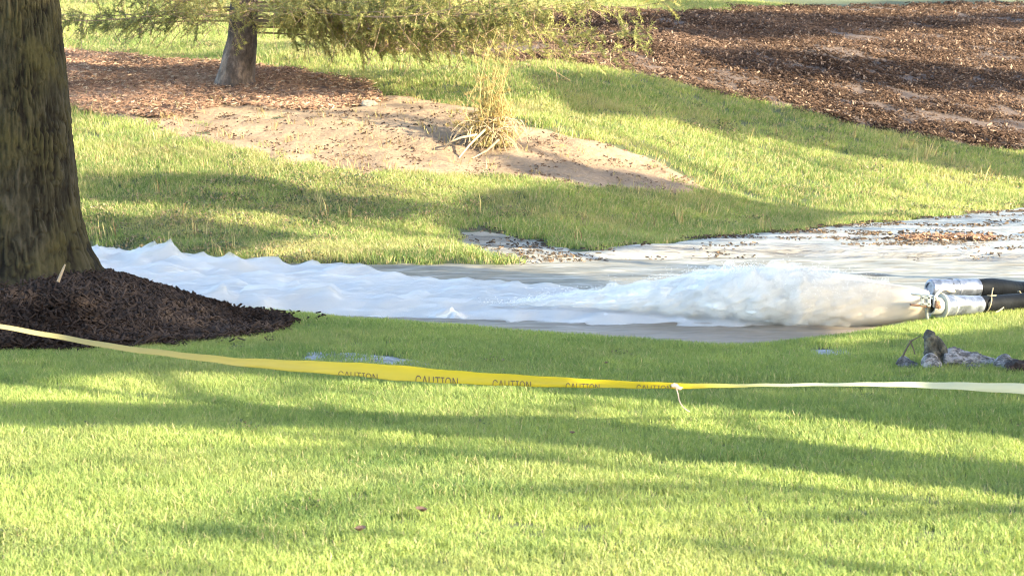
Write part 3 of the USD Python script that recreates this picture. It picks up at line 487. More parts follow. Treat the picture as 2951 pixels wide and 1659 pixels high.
for i, (u, dv) in enumerate(SPOTS):
    pts = L[owner == i]
    if len(pts) < 30: continue
    xy = np.array([0, 25]) + (VPL + dv) * hd + u * side; x, y = xy; gz = float(base_z(np.array([x]), np.array([y]))[0])
    top = max(pts[:, 2].max(), gz + 4)
    t = thing('shade_tree', f'leafy tree outside the picture at the right, {ORD[i % 6]} from the camera in the {"front" if dv == 0 else "back"} row', 'tree', (x, y, gz), group='trees outside the frame that shade the lawn')
    rr = np.random.default_rng(80 + i); hs = np.linspace(-0.2, top - gz, 10)
    limbs = [tube(np.stack([x + 0.1 * np.sin(hs), y + 0.1 * np.cos(hs * 1.3), gz + hs], 1), np.interp(hs, [0, top - gz], [0.14, 0.03]), 10)]
    for p in pts[rr.choice(len(pts), min(40, len(pts)), replace=False)]:
        h0 = max(gz + 0.8, min(p[2] - 0.5, top - 0.5)); q = np.array([x, y, h0]); s = np.linspace(0, 1, 6)[:, None]
        limbs.append(tube(q + (p - q) * s + np.array([0, 0, 1.0]) * 0.25 * np.sin(s * np.pi), np.linspace(0.03, 0.008, 6), 5))
    obj('trunk', join(limbs[:1]), M['bark'], t, smooth=True); tag(obj('limbs', join(limbs[1:]), M['bark'], t, smooth=True), kind='stuff')
    obj('crown', cards(pts, 0.13, 90 + i), M['tree_leaf'], t)
    print('tree', i, round(x, 1), round(y, 1), 'leaves', len(pts), 'z', pts[:, 2].min().round(1), pts[:, 2].max().round(1))

# ------------------------------------------------------------------ big tree at the left
def big_tree():
    gz = 0.30
    t = thing('big_tree', 'thick rough barked tree trunk rising from the dark mulch mound at the left', 'tree', (TX, TY, gz))
    zs = np.r_[np.linspace(0.1, 3.2, 420), np.linspace(3.25, 6.0, 60)]; s = 420; A = np.arange(s) * 2 * np.pi / s
    R = np.interp(zs, [0.1, 0.30, 0.43, 0.55, 0.72, 0.96, 1.28, 1.77, 2.74, 6.0], [1.02, 0.95, 0.83, 0.73, 0.65, 0.58, 0.54, 0.495, 0.42, 0.35])
    Zm, Am = np.meshgrid(zs, A, indexing='ij'); Rm = np.repeat(R[:, None], s, 1)
    flare = sstep(1.0 - Zm, 0.0, 0.7); Rm = Rm * (1 + flare * 0.10 * np.cos(5 * Am + 0.3) - 0.04 * flare)
    P = np.stack([np.cos(Am) * 9 + 0.5 * Zm, np.sin(Am) * 9, Zm * 2.2], -1) + 50
    r = np.random.default_rng(200); n = 3000; sa, sz = r.uniform(0, 2 * np.pi, n), r.uniform(0, 6.2, n)
    emb = lambda a, z: np.stack([np.cos(a) * 0.60, np.sin(a) * 0.60, z * 0.13], -1)          # long narrow plates
    q3 = np.stack([np.cos(Am) * 0.6, np.sin(Am) * 0.6, Zm], -1)
    wob = 0.075 * (meshkit.fbm(q3 * np.array([7, 7, 3.5]) + 20, 4, 5) * 2 - 1); wob2 = 0.5 * (meshkit.fbm(q3 * np.array([9, 9, 5]) + 50, 3, 15) * 2 - 1)
    dd = cKDTree(emb(sa, sz)).query(emb(Am + wob, Zm + wob2).reshape(-1, 3), k=2); gap = (dd[0][:, 1] - dd[0][:, 0]).reshape(Am.shape); pid = dd[1][:, 0].reshape(Am.shape)
    fibre = meshkit.fbm(q3 * np.array([38, 38, 4.5]) + 30, 4, 7) * 2 - 1; rough_ = meshkit.fbm(q3 * np.array([30, 30, 14]) + 80, 4, 17) * 2 - 1; deep = meshkit.fbm(q3 * 3.0 + 9, 2, 18)
    crack = sstep(gap, 0.0, 0.010 + 0.012 * deep); part = 0.35 + 0.65 * sstep(deep, 0.35, 0.65); crack = 1 - (1 - crack) * part
    Rm = Rm + 0.020 * crack + 0.010 * fibre + 0.012 * rough_ + 0.006 * r.random(n)[pid] * crack
    crack_tone = np.clip(0.10 + 0.50 * crack + 0.42 * fibre + 0.42 * rough_ + 0.18 * (r.random(n)[pid] - 0.5), 0, 1)
    X = TX + 0.02 * np.sin(Zm) + Rm * np.cos(Am); Y = TY + Rm * np.sin(Am); n = len(zs)
    i, j = np.meshgrid(np.arange(n - 1), np.arange(s), indexing='ij')
    q = np.stack([i * s + j, i * s + (j + 1) % s, (i + 1) * s + (j + 1) % s, (i + 1) * s + j], -1).reshape(-1, 4)
    tr_ = UsdGeom.Mesh(obj('trunk', (np.stack([X, Y, Zm], -1).reshape(-1, 3), q), M['old_bark'], t, smooth=True))
    UsdGeom.PrimvarsAPI(tr_).CreatePrimvar('ridge', Sdf.ValueTypeNames.FloatArray, 'vertex').Set(Vt.FloatArray.FromNumpy(crack_tone.ravel().astype(np.float32)))
    r = np.random.default_rng(201); limbs, tips = [], []
    for k in range(7):
        az = k * 0.9 + r.uniform(-.2, .2); Lh = r.uniform(2.5, 4.0); s_ = np.linspace(0, 1, 12)[:, None]; d = np.array([math.cos(az), math.sin(az), 0])
        p = np.array([TX, TY, 5.6]) + d * Lh * s_ + np.array([0, 0, 1.0]) * r.uniform(3, 5) * s_ ** 0.8 + 0.15 * np.sin(s_ * 7 + k); limbs.append(tube(p, np.linspace(0.2, 0.03, 12), 9))
        tips += [p[m] + r.normal(0, 0.8, (160, 3)) for m in (5, 8, 11)]
    obj('limbs', join(limbs), M['bark'], t, smooth=True); obj('crown', cards(np.vstack(tips), 0.12, 203), M['tree_leaf'], t)
big_tree()
stick = thing('stake', 'small pale stick leaning on the foot of the big trunk', 'stick', g1(150, 705))
p0, p1 = at_y(146 / D, 708 / D, 24.55), at_y(164 / D, 664 / D, 24.6)
obj('stick', tube(np.linspace(p0, p1, 5), [0.014, 0.013, 0.012, 0.01, 0.006], 7), M['stick'], stick, smooth=True)

# ------------------------------------------------------------------ conifer on the slope
def needles(c, d, seed, length=0.05, width=0.013, per=4):
    """needle triangles round twig points c with directions d"""
    r = np.random.default_rng(seed); c = np.repeat(c, per, 0); d = np.repeat(d, per, 0); n = len(c)
    o = r.normal(size=(n, 3)); o -= d * (o * d).sum(1, keepdims=True); o /= np.linalg.norm(o, axis=1, keepdims=True) + 1e-9
    tip = c + (o * 0.8 + d * 0.6) * length * (0.7 + 0.6 * r.random((n, 1))); w = np.cross(o, d) * width * 0.5
    return np.stack([c - w, c + w, tip], 1).reshape(-1, 3), np.arange(3 * n).reshape(-1, 3)
def bough(p0, az, length, rise, droop, seed, twig_gap=0.12, dens=0.027, hang=0.35):
    r = np.random.default_rng(seed); n = 26; s = np.linspace(0, 1, n)
    d = np.array([math.cos(az), math.sin(az), 0]); sd = np.array([-d[1], d[0], 0])
    wob = 0.05 * length * np.sin(s * 5 + r.uniform(0, 6)) * s
    main = p0 + d * (length * s)[:, None] + sd * wob[:, None] + np.array([0, 0, 1.0]) * (length * (rise * s - droop * s ** 2 + 0.12 * s ** 5))[:, None]
    wood = [tube(main, np.linspace(0.005 + 0.0028 * length, 0.003, n), 6)]; C, Dn = [], []
    def needle_run(p, q):
        m = max(2, int(np.linalg.norm(q - p) / dens)); u = np.linspace(0.1, 1, m)[:, None]; C.append(p + (q - p) * u); Dn.append(np.repeat(((q - p) / (np.linalg.norm(q - p) + 1e-9))[None], m, 0))
    for k in range(int(length * 0.85 / twig_gap)):
        f = 0.15 + 0.85 * (k + r.random()) * twig_gap / (length * 0.85); f = min(f, 0.995); p = np.array([np.interp(f, s, main[:, a]) for a in range(3)])
        sg = 1 if k % 2 else -1; tl = (0.16 + 0.5 * (1 - f) ** 0.7 * min(1, f * 4)) * r.uniform(0.6, 1.25) * min(1, length / 3 + 0.3)
        dirv = d * r.uniform(0.35, 0.8) + sd * sg * r.uniform(0.6, 1) + np.array([0, 0, r.normal(-0.05, 0.45)]); dirv /= np.linalg.norm(dirv)
        q = p + dirv * tl + np.array([0, 0, -hang * tl * r.random()]); m_ = (p + q) / 2 + np.array([0, 0, 0.04 * tl])
        wood.append(tube(np.array([p, m_, q]), [0.005, 0.004, 0.0025], 4, cap=False)); needle_run(p + (m_ - p) * 0.2, m_); needle_run(m_, q)
        for b in range(r.integers(2, 5)):
            w0 = p + (q - p) * r.uniform(0.25, 0.95); w1 = w0 + (dirv * 0.7 + d * r.uniform(-.2, .6) + sd * r.normal(0, .5) + np.array([0, 0, r.normal(0.1, 0.7)])) * r.uniform(0.08, 0.2)
            needle_run(w0, w1)
    for k in range(int(length * 1.6)):           # bare hanging twigs
        f = r.uniform(0.25, 0.95); p = np.array([np.interp(f, s, main[:, a]) for a in range(3)]); hl = r.uniform(0.15, 0.55)
        wood.append(tube(np.array([p, p + np.array([r.normal(0, .08), r.normal(0, .08), -hl * 0.5]), p + np.array([r.normal(0, .16), r.normal(0, .12), -hl])]), [0.006, 0.005, 0.003], 4, cap=False))
    needle_run(main[-3], main[-1]); C, Dn = np.vstack(C), np.vstack(Dn)
    return join(wood), needles(C, Dn, seed + 1)
def conifer():
    base = g1(592, 222); bx, by, bz = base
    t = thing('conifer', 'needled conifer with leaning trunk and low sunlit boughs above the needle litter', 'tree', base)
    zs = np.r_[np.linspace(-0.25, 1.8, 70), np.linspace(1.9, 9.5, 30)]; s = 60; A = np.arange(s) * 2 * np.pi / s; Zm, Am = np.meshgrid(zs, A, indexing='ij')
    sc_ = by / FPX; R = np.interp(zs, [-0.25, 0.0, 0.12, 0.3, 0.6, 1.0, 9.5], [24 * sc_, 21.5 * sc_, 19 * sc_, 17.5 * sc_, 15.5 * sc_, 14 * sc_, 0.03])
    P = np.stack([np.cos(Am) * 4, np.sin(Am) * 4, Zm * 4], -1) + 70; R = R[:, None] * (1 + 0.10 * (meshkit.fbm(P, 4, 9) * 2 - 1) + 0.05 * np.cos(4 * Am) * sstep(0.4 - Zm, 0, 0.4))
    lean = 0.12 * sstep(Zm, 0, 1.0) + 0.01 * Zm
    i, j = np.meshgrid(np.arange(len(zs) - 1), np.arange(s), indexing='ij'); q = np.stack([i * s + j, i * s + (j + 1) % s, (i + 1) * s + (j + 1) % s, (i + 1) * s + j], -1).reshape(-1, 4)
    obj('trunk', (np.stack([bx + lean + R * np.cos(Am), by + R * np.sin(Am), bz + Zm], -1).reshape(-1, 3), q), M['spruce_bark'], t, smooth=True)
    r = np.random.default_rng(301)
    spec = []
    for k in range(19): spec.append((r.uniform(-0.75, 0.2), r.uniform(3.4, 6.3), r.uniform(0.75, 1.7), r.uniform(0.0, 0.07), r.uniform(0.08, 0.20)))          # right
    for k in range(7): spec.append((r.uniform(-1.0, -0.45), r.uniform(3.8, 5.6), r.uniform(0.75, 1.3), r.uniform(0.0, 0.05), r.uniform(0.08, 0.15)))
    for k in range(10): spec.append((math.pi + r.uniform(-0.9, 0.9), r.uniform(1.8, 3.6), r.uniform(0.85, 1.8), r.uniform(-0.05, 0.06), r.uniform(0.05, 0.16)))  # left
    for k in range(8): spec.append((-math.pi / 2 + r.uniform(-0.7, 0.9), r.uniform(1.4, 3.0), r.uniform(1.0, 1.9), r.uniform(0.0, 0.1), r.uniform(0.08, 0.18)))   # towards the viewer
    for k in range(6): spec.append((math.pi / 2 + r.uniform(-0.9, 0.7), r.uniform(2.0, 4.0), r.uniform(1.2, 2.2), r.uniform(0.0, 0.15), r.uniform(0.05, 0.15)))
    for k, (az, ln, h, rise, droop) in enumerate(spec):
        w, nd = bough(np.array([bx + 0.12, by, bz + h]), az, ln, rise, droop, 310 + 3 * k)
        b = obj('bough', w, M['twig_brown'], t); obj('needles', nd, M['needle'], UsdGeom.Xformable(b).GetPrim())
    for k in range(34):                        # the crown above the picture
        h = 2.3 + 6.8 * k / 34; w, nd = bough(np.array([bx + 0.12, by, bz + h]), k * 2.4, 0.4 + 4.0 * (1 - k / 34), 0.1, 0.15, 500 + 3 * k, 0.2, 0.07, 0.3)
        b = obj('bough', w, M['twig_brown'], t); obj('needles', nd, M['needle'], UsdGeom.Xformable(b).GetPrim())
conifer()

# ------------------------------------------------------------------ dry bush on the sandy bank
def bush():
    base = g1(1240, 375); r = np.random.default_rng(401); px = base[1] / FPX / D          # metres per picture unit (2576 wide) there
    t = thing('dry_bush', 'dry yellowish bush with tangled bare roots on the sandy bank', 'bush', base)
    st, C, Dn = [], [], []
    for k in range(95):
        a = r.uniform(0, 6.28); rad = 0.28 * math.sqrt(r.random()); hgt = 0.25 + 1.25 * r.random() ** 2.0; p = base + np.array([rad * math.cos(a), rad * math.sin(a) * 0.6, 0.04]); s = np.linspace(0, 1, 6)[:, None]
        q = p + np.array([r.normal(0.0, 0.16) - (p[0] - base[0]) * 0.6, r.normal(0, 0.12), hgt]); c = p + (q - p) * s + np.array([r.normal(0, .10), 0, 0]) * np.sin(s * np.pi) - np.array([0, 0, 1.0]) * (r.random() < 0.4) * 0.35 * hgt * s ** 4
        st.append(tube(c, np.linspace(0.006, 0.003, 6), 4, cap=False)); m = c[2:]; C.append(np.repeat(m, 4, 0) + r.normal(0, 0.012, (16, 3))); Dn.append(np.repeat([[0, 0, 1.0]], 16, 0))
    obj('stems', join(st), M['straw'], t); obj('sprigs', needles(np.vstack(C), np.vstack(Dn), 402, 0.07, 0.012, 3), M['needle_dry'], t)
    tw = []
    for k in range(150):
        p = base + np.array([r.normal(0, 0.16), r.normal(-0.05, 0.1), r.uniform(0.1, 0.42)]); az = r.uniform(0, 6.28); ln = r.uniform(0.12, 0.4)
        q = p + np.array([math.cos(az) * ln, math.sin(az) * ln * 0.5, -r.uniform(0.05, 0.3)]); s = np.linspace(0, 1, 5)[:, None]
        tw.append(tube(p + (q - p) * s + np.array([0, 0, 0.07]) * np.sin(s * np.pi), np.linspace(0.006, 0.003, 5), 4, cap=False))
    tag(obj('tangled_twigs', join(tw), M['stick'], t), kind='stuff')
    for pts in ([(1220, 325), (1180, 365), (1152, 400)], [(1255, 350), (1225, 378), (1180, 402)], [(1200, 338), (1160, 345), (1130, 358), (1115, 378)]):
        P = np.array([at_y(x / D, y / D, base[1] - 0.25 - 0.05 * i) for i, (x, y) in enumerate(pts)]); P[-1] = g1(*pts[-1])
        obj('root', tube(P, np.linspace(0.018, 0.009, len(P)), 7), M['stick'], t, smooth=True)
M['needle_dry'] = leafy('dry_sprig', (0.32, 0.25, 0.10), (0.52, 0.42, 0.20), (0.3, 0.2, 0.1), 0.15, trans=0.25, patch=3.0)
bush()

# ------------------------------------------------------------------ discharge hoses with steel ends
def zp(zx, zy, Y): return at_y((2551 + zx / 6.435) / 2.882, (760 + zy / 6.435) / 2.882, Y)      # close-up coordinates of the hose ends
def hoses():
    # upper, farther hose
    a, b = zp(815, 455, 26.75), zp(1712, 445, 26.98); u = (b - a) / np.linalg.norm(b - a); L = np.linalg.norm(b - a)
    t = thing('discharge_hose', 'black discharge hose with a blotched steel end, the farther and higher one', 'hose', (*a[:2], 0.05))
    obj('steel_end', pipe(a, b, [(0.012, 0.001), (0.012, 0.05), (0.0, 0.055), (0.0, 0.070), (0.010, 0.081), (0.03, 0.084), (0.10, 0.084), (0.105, 0.079), (L * 0.55, 0.079), (L * 0.552, 0.083), (L * 0.58, 0.083), (L * 0.582, 0.079), (L, 0.079), (L, 0.06)]), M['steel'], t, smooth=35)
    P = np.array([b - u * 0.02, zp(1850, 437, 27.05), zp(2020, 432, 27.15), zp(2300, 455, 27.3), zp(2574, 480, 27.5), np.array([5.1, 27.9, 0.17]), np.array([6.2, 28.3, 0.14]), np.array([8.5, 28.6, 0.14])])
    s = np.linspace(0, 1, 8); ss = np.linspace(0, 1, 90); c = np.stack([np.interp(ss, s, P[:, k]) for k in range(3)], 1); c = ndimage.gaussian_filter1d(c, 3, axis=0, mode='nearest')
    rad = np.interp(ss, [0, 0.02, 0.25, 0.5, 1], [0.074, 0.078, 0.082, 0.072, 0.072]) * (1 + 0.012 * np.sin(np.arange(90) * 2.1))
    obj('hose_body', tube(c, rad, 28), M['rubber'], t, smooth=True)
    obj('cap', rounded(zp(1200, 305, 26.86), (0.055, 0.05, 0.03), 0.008), M['dark'], t, smooth=40)
    r = np.random.default_rng(411)
    for k, (zx, zy) in enumerate([(1100, 350), (1040, 420), (1270, 380), (1000, 340), (1170, 380)]):
        obj('bolt', blob(zp(zx, zy, 26.78) + np.array([0, 0.012, 0]), (0.012, 0.008, 0.014), 412 + k, sub=2), M['dark'], t, smooth=True)
    # lower, nearer hose
    a, b = zp(830, 775, 26.12), zp(1745, 752, 26.45); u = (b - a) / np.linalg.norm(b - a); L = np.linalg.norm(b - a); f = 0.115
    t = thing('discharge_hose', 'black discharge hose with a flanged steel coupling, the nearer one on the grass', 'hose', (*a[:2], 0.05))
    obj('steel_end', pipe(a, b, [(f, 0.07), (f + 0.02, 0.094), (f + 0.05, 0.092), (f + 0.09, 0.088), (L * 0.7, 0.083), (L, 0.076), (L, 0.05)]), M['steel'], t, smooth=35)
    obj('flange', pipe(a, b, [(f - 0.004, 0.06), (f - 0.004, 0.104), (f + 0.000, 0.108), (f + 0.016, 0.108), (f + 0.020, 0.104), (f + 0.020, 0.09)]), M['steel_dull'], t, smooth=35)
    obj('clamp_ring', pipe(a, b, [(L * 0.42, 0.085), (L * 0.42, 0.0895), (L * 0.45, 0.0895), (L * 0.45, 0.085)]), M['steel_dull'], t, smooth=35)
    obj('outlet', pipe(a, b, [(0.06, 0.058), (0.0, 0.060), (0.0, 0.072), (0.02, 0.074), (f, 0.074)]), M['steel_dull'], t, smooth=35)
    for zx, zy, ln, m in ((700, 575, 0.205, 'steel_dull'), (640, 768, 0.165, 'rust')):
        obj('lever_arm', rounded(zp(zx, zy, 26.02), (ln, 0.06, 0.018), 0.008, axes=[[0.99, 0.05, -0.11], [-0.05, 1, 0], [0.11, 0, 0.99]]), M[m], t, smooth=40)
    obj('bracket', join([rounded(zp(690, 670, 26.0), (0.03, 0.03, 0.09), 0.006), rounded(zp(810, 680, 26.0), (0.03, 0.03, 0.10), 0.006), rounded(zp(750, 625, 26.0), (0.09, 0.03, 0.02), 0.005), rounded(zp(750, 740, 26.0), (0.09, 0.03, 0.02), 0.005)]), M['steel_dull'], t, smooth=40)
    obj('clamp_bolt', join([blob(zp(960, 740, 26.0), (0.028, 0.03, 0.038), 421, sub=2), blob(zp(1000, 790, 26.0), (0.02, 0.02, 0.02), 422, sub=2)]), M['rust'], t, smooth=True)
    obj('clamp_plate', rounded(zp(900, 690, 26.0), (0.014, 0.03, 0.10), 0.004), M['steel'], t, smooth=40)
    P = np.array([zp(x, y, Y) for x, y, Y in ((985, 690, 25.98), (930, 600, 26.0), (985, 525, 26.1), (1060, 468, 26.3), (1120, 455, 26.45), (1190, 495, 26.55), (1290, 505, 26.6))]); ss = np.linspace(0, 6, 40)
    c = ndimage.gaussian_filter1d(np.stack([np.interp(ss, np.arange(7), P[:, k]) for k in range(3)], 1), 1.6, axis=0, mode='nearest')
    obj('strap', tube(c, 0.0125, 10), M['strap'], t, smooth=True)
    obj('foot', join([tube(np.array([zp(770, 830, 26.05), zp(775, 960, 26.08), zp(815, 1090, 26.1)]), 0.012, 8)]), M['steel_dull'], t, smooth=True)
    P = np.array([b - u * 0.02, zp(1900, 750, 26.5), zp(2200, 720, 26.65), zp(2574, 690, 26.85), np.array([4.95, 27.25, 0.15]), np.array([6.2, 27.8, 0.145]), np.array([8.5, 28.2, 0.145])]); s = np.linspace(0, 1, 7)
    c = np.stack([np.interp(ss := np.linspace(0, 1, 90), s, P[:, k]) for k in range(3)], 1); c = ndimage.gaussian_filter1d(c, 3, axis=0, mode='nearest')
    obj('hose_body', tube(c, np.interp(ss, [0, 0.05, 0.3, 1], [0.073, 0.076, 0.074, 0.072]) * (1 + 0.012 * np.sin(np.arange(90) * 2.1)), 28), M['rubber'], t, smooth=True)
    t = thing('rope', 'tan rope looped round the nearer black hose', 'rope', zp(1960, 740, 26.35))
    for pts in ([(2000, 430, 26.9), (1985, 520, 26.75), (1970, 600, 26.5), (1975, 680, 26.38), (1950, 780, 26.38), (1890, 880, 26.42), (1840, 910, 26.45)], [(1890, 585, 26.5), (1960, 590, 26.47), (2060, 578, 26.5)], [(2460, 510, 26.9), (2490, 500, 26.85), (2520, 545, 26.85), (2574, 560, 26.9)], [(2040, 900, 26.3), (2120, 860, 26.35), (2200, 800, 26.4)]):
        P = np.array([zp(*p) for p in pts]); ss = np.linspace(0, len(P) - 1, 24)
        obj('strand', tube(ndimage.gaussian_filter1d(np.stack([np.interp(ss, np.arange(len(P)), P[:, k]) for k in range(3)], 1), 1.2, axis=0, mode='nearest'), 0.0065, 7), M['rope'], t, smooth=True)
hoses()

# ------------------------------------------------------------------ caution tape
TY_ = 19.0
TAPE = np.array([(-900, 640, 650), (-300, 769, 781), (0, 814, 825), (300, 866, 880), (450, 884, 899), (600, 899, 919), (750, 905, 933), (900, 911, 944), (1000, 917, 955), (1100, 927, 960), (1200, 935, 965), (1400, 947, 972), (1550, 956, 974), (1700, 962, 976), (1800, 964, 974), (1900, 964, 971), (2100, 962, 969), (2250, 959, 971), (2400, 960, 978), (2576, 963, 990), (3000, 955, 990), (3500, 900, 930)], float)
MPU = TY_ / FPX / D
def tape_point(x, f):
    """point of the tape at picture column x; f = 0 top edge, 1 fold at the bottom"""
    x = np.asarray(x, float); yt, yb = np.interp(x, TAPE[:, 0], TAPE[:, 1]), np.interp(x, TAPE[:, 0], TAPE[:, 2])
    c = at_y(x / D, (yt + yb) / 2 / D, TY_); vis = (yb - yt) * MPU; w = np.maximum(0.052, vis * 1.02); vis = np.maximum(vis - 0.12 * np.sqrt(np.maximum(w ** 2 - vis ** 2, 0)), 0.012); back = np.sqrt(np.maximum(w ** 2 - vis ** 2, 0))
    return c + np.stack([0 * x, back * (0.5 - f), vis * (0.5 - f)], -1) + np.stack([0 * x, -0.006 * np.sin(np.pi * f), 0 * x], -1)
def tape_strip(x0, x1, n, f0=0.0, f1=1.0, off=(0, 0, 0), m=6):
    xs = np.linspace(x0, x1, n); v = np.stack([tape_point(xs, np.full(n, f)) for f in np.linspace(f0, f1, m)], 1) + np.array(off)
    v[..., 2] += 0.0015 * np.sin(xs * 0.05)[:, None]
    i, j = np.meshgrid(np.arange(n - 1), np.arange(m - 1), indexing='ij'); a = i * m + j; q = np.stack([a, a + 1, a + m + 1, a + m], -1).reshape(-1, 4)
    return v.reshape(-1, 3), np.vstack([q[:, [0, 1, 2]], q[:, [0, 2, 3]]])
def solid(strip, th=0.0012):
    v, f = strip; m = trimesh.Trimesh(v, f, process=False); n = m.vertex_normals
    return np.vstack([v, v - n * th]), np.vstack([f, f[:, ::-1] + len(v)])
def tape():
    t = thing('caution_tape', 'yellow caution tape strung low across the lawn in front of the mulch mound', 'tape', tape_point(np.array([1000.0]), np.array([0.5]))[0])
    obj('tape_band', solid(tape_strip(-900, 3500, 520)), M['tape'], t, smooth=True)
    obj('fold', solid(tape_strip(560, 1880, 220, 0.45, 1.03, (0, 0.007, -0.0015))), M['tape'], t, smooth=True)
    for x0, x1, f0 in ((850, 950, 0.72), (1044, 1152, 0.58), (1238, 1336, 0.55), (1422, 1508, 0.55), (1600, 1688, 0.48)):
        m = meshkit.text_mesh('CAUTION', 1.0, 0.02); v = np.array(m.vertices); w = v[:, 0].max()
        m = trimesh.Trimesh(v, m.faces).slice_plane([0, 0.42, 0], [0, 1, 0]).subdivide(); v = np.array(m.vertices)
        P = tape_point(x0 + (x1 - x0) * v[:, 0] / w, f0 + (1.02 - f0) * (1.0 - v[:, 1]) / 0.58); P[:, 1] -= 0.0025 + 0.05 * v[:, 2] * 0.03; P[:, 2] += 0.0006
        tag(obj('lettering', (P, np.array(m.faces)), M['ink'], t), kind='stuff')
    kn = tape_point(np.array([1697.0]), np.array([0.4]))[0] + np.array([0, -0.012, 0])
    obj('knot', join([blob(kn, (0.022, 0.014, 0.014), 431, 0.5), blob(kn + np.array([0.026, 0, -0.016]), (0.022, 0.012, 0.010), 432, 0.5)]), M['knot'], t, smooth=True)
    P = np.array([at_y(x / D, y / D, TY_ - 0.02) for x, y in ((1700, 972), (1706, 990), (1708, 1005), (1716, 1020), (1728, 1031), (1736, 1034))]); ss = np.linspace(0, 5, 30)
    obj('string', tube(ndimage.gaussian_filter1d(np.stack([np.interp(ss, np.arange(6), P[:, k]) for k in range(3)], 1), 1.5, axis=0, mode='nearest'), 0.0042, 6), M['knot'], t, smooth=True)
M['knot'] = plain('knotted_string', (0.62, 0.45, 0.34), 0.7, scale=40)
tape()

# ------------------------------------------------------------------ log, stub, twig at the right
def lp(zx, zy, Y=22.5): return at_y((2551 + zx / 6.435) / 2.882, (920 + zy / 6.435) / 2.882, Y)
def rough_tube(pts, radii, seed, amp=0.18, n=90, s=56, freq=16.0, round_end=True):
    P = np.asarray(pts, float); k = np.arange(len(P)); ss = np.linspace(0, len(P) - 1, n); c = ndimage.gaussian_filter1d(np.stack([np.interp(ss, k, P[:, a]) for a in range(3)], 1), 2.0, axis=0, mode='nearest'); r = np.interp(ss, k, radii)
    if round_end: r = r * np.sqrt(np.clip(1 - (np.abs(np.linspace(-1, 1, n)) ** 10), 0.02, 1))
    v, f = tube(c, r, s); cc = np.repeat(c, s, 0); body = v[:n * s]; d = body - cc
    body = cc + d * (1 + amp * (meshkit.fbm(body * freq + seed * 3.1 + 50, 4, seed) * 2 - 1) * 2)[:, None]
    return np.vstack([body, v[n * s:]]), f
def log():
    t = thing('fallen_log', 'lumpy grey weathered log lying in the lawn at the right', 'log', lp(1600, 960))
    obj('log_body', rough_tube([lp(1040, 760), lp(1250, 750), lp(1550, 790), lp(1850, 840), lp(2150, 890)], [0.075, 0.09, 0.085, 0.07, 0.055], 441, 0.22), M['wood_grey'], t, smooth=True)
    obj('knob', rough_tube([lp(2020, 930, 22.35), lp(2230, 870, 22.35), lp(2420, 900, 22.35)], [0.06, 0.09, 0.075], 442, 0.18), M['wood_grey'], t, smooth=True)
    tag(obj('stub', rough_tube([lp(950, 870), lp(895, 700), lp(860, 540), lp(840, 400), lp(825, 290), lp(790, 215), lp(775, 180)], [0.060, 0.062, 0.056, 0.050, 0.048, 0.026, 0.006], 443, 0.26, round_end=False), M['wood_dark'], t, smooth=True), 'dark upright broken branch stub')
    obj('stub_spur', rough_tube([lp(1110, 800), lp(1075, 560), lp(1010, 420), lp(950, 300)], [0.045, 0.034, 0.026, 0.008], 444, 0.28, round_end=False), M['wood_dark'], t, smooth=True)
    obj('limb', rough_tube([lp(700, 900, 22.35), lp(820, 800, 22.35), lp(950, 870, 22.3), lp(1010, 930, 22.3)], [0.04, 0.07, 0.055, 0.025], 445, 0.18), M['wood_grey'], t, smooth=True)
    obj('branch_end', rough_tube([lp(1500, 900, 22.3), lp(1750, 930, 22.3), lp(1880, 1000, 22.3)], [0.03, 0.035, 0.03], 446, 0.18), M['wood_grey'], t, smooth=True)
    t = thing('wood_lump', 'red brown dark lump of broken wood at the right edge', 'wood', lp(2540, 1100, 22.2))
    obj('lump', blob(lp(2580, 1000, 22.2), (0.14, 0.12, 0.10), 447, 0.45, 2.5, 4), M['wood_red'], t, smooth=True)
    obj('bark_shell', blob(lp(2330, 960, 22.25), (0.03, 0.05, 0.05), 450, 0.5, 2.5, 3), M['wood_red'], t, smooth=True)
    t = thing('wood_piece', 'small pale grey knotty wood piece in the grass left of the log', 'wood', lp(400, 870, 22.5))
    obj('piece', rough_tube([lp(200, 830), lp(330, 810), lp(480, 840), lp(620, 850)], [0.02, 0.042, 0.03, 0.025], 448, 0.3), M['wood_grey'], t, smooth=True)
    t = thing('twig', 'thin forked dark twig standing bent in the grass beside the stub', 'twig', lp(260, 770))
    obj('stem', tube(np.array([lp(200, 830), lp(320, 690), lp(400, 530), lp(475, 400), lp(560, 350), (lp(660, 300))]), [0.009, 0.008, 0.007, 0.007, 0.004, 0.003], 7), M['twig'], t, smooth=True)
    obj('fork', tube(np.array([lp(460, 380), lp(490, 450), lp(530, 560), lp(555, 640)]), [0.007, 0.006, 0.005, 0.005], 7), M['twig'], t, smooth=True)
log()
st = thing('stone', 'pale stone lying on the sand below the conifer', 'stone', g1(928, 272)); obj('stone_body', blob(g1(928, 270) + np.array([0, 0, 0.03]), (0.11, 0.09, 0.07), 451, 0.3), M['stone'], st, smooth=True)

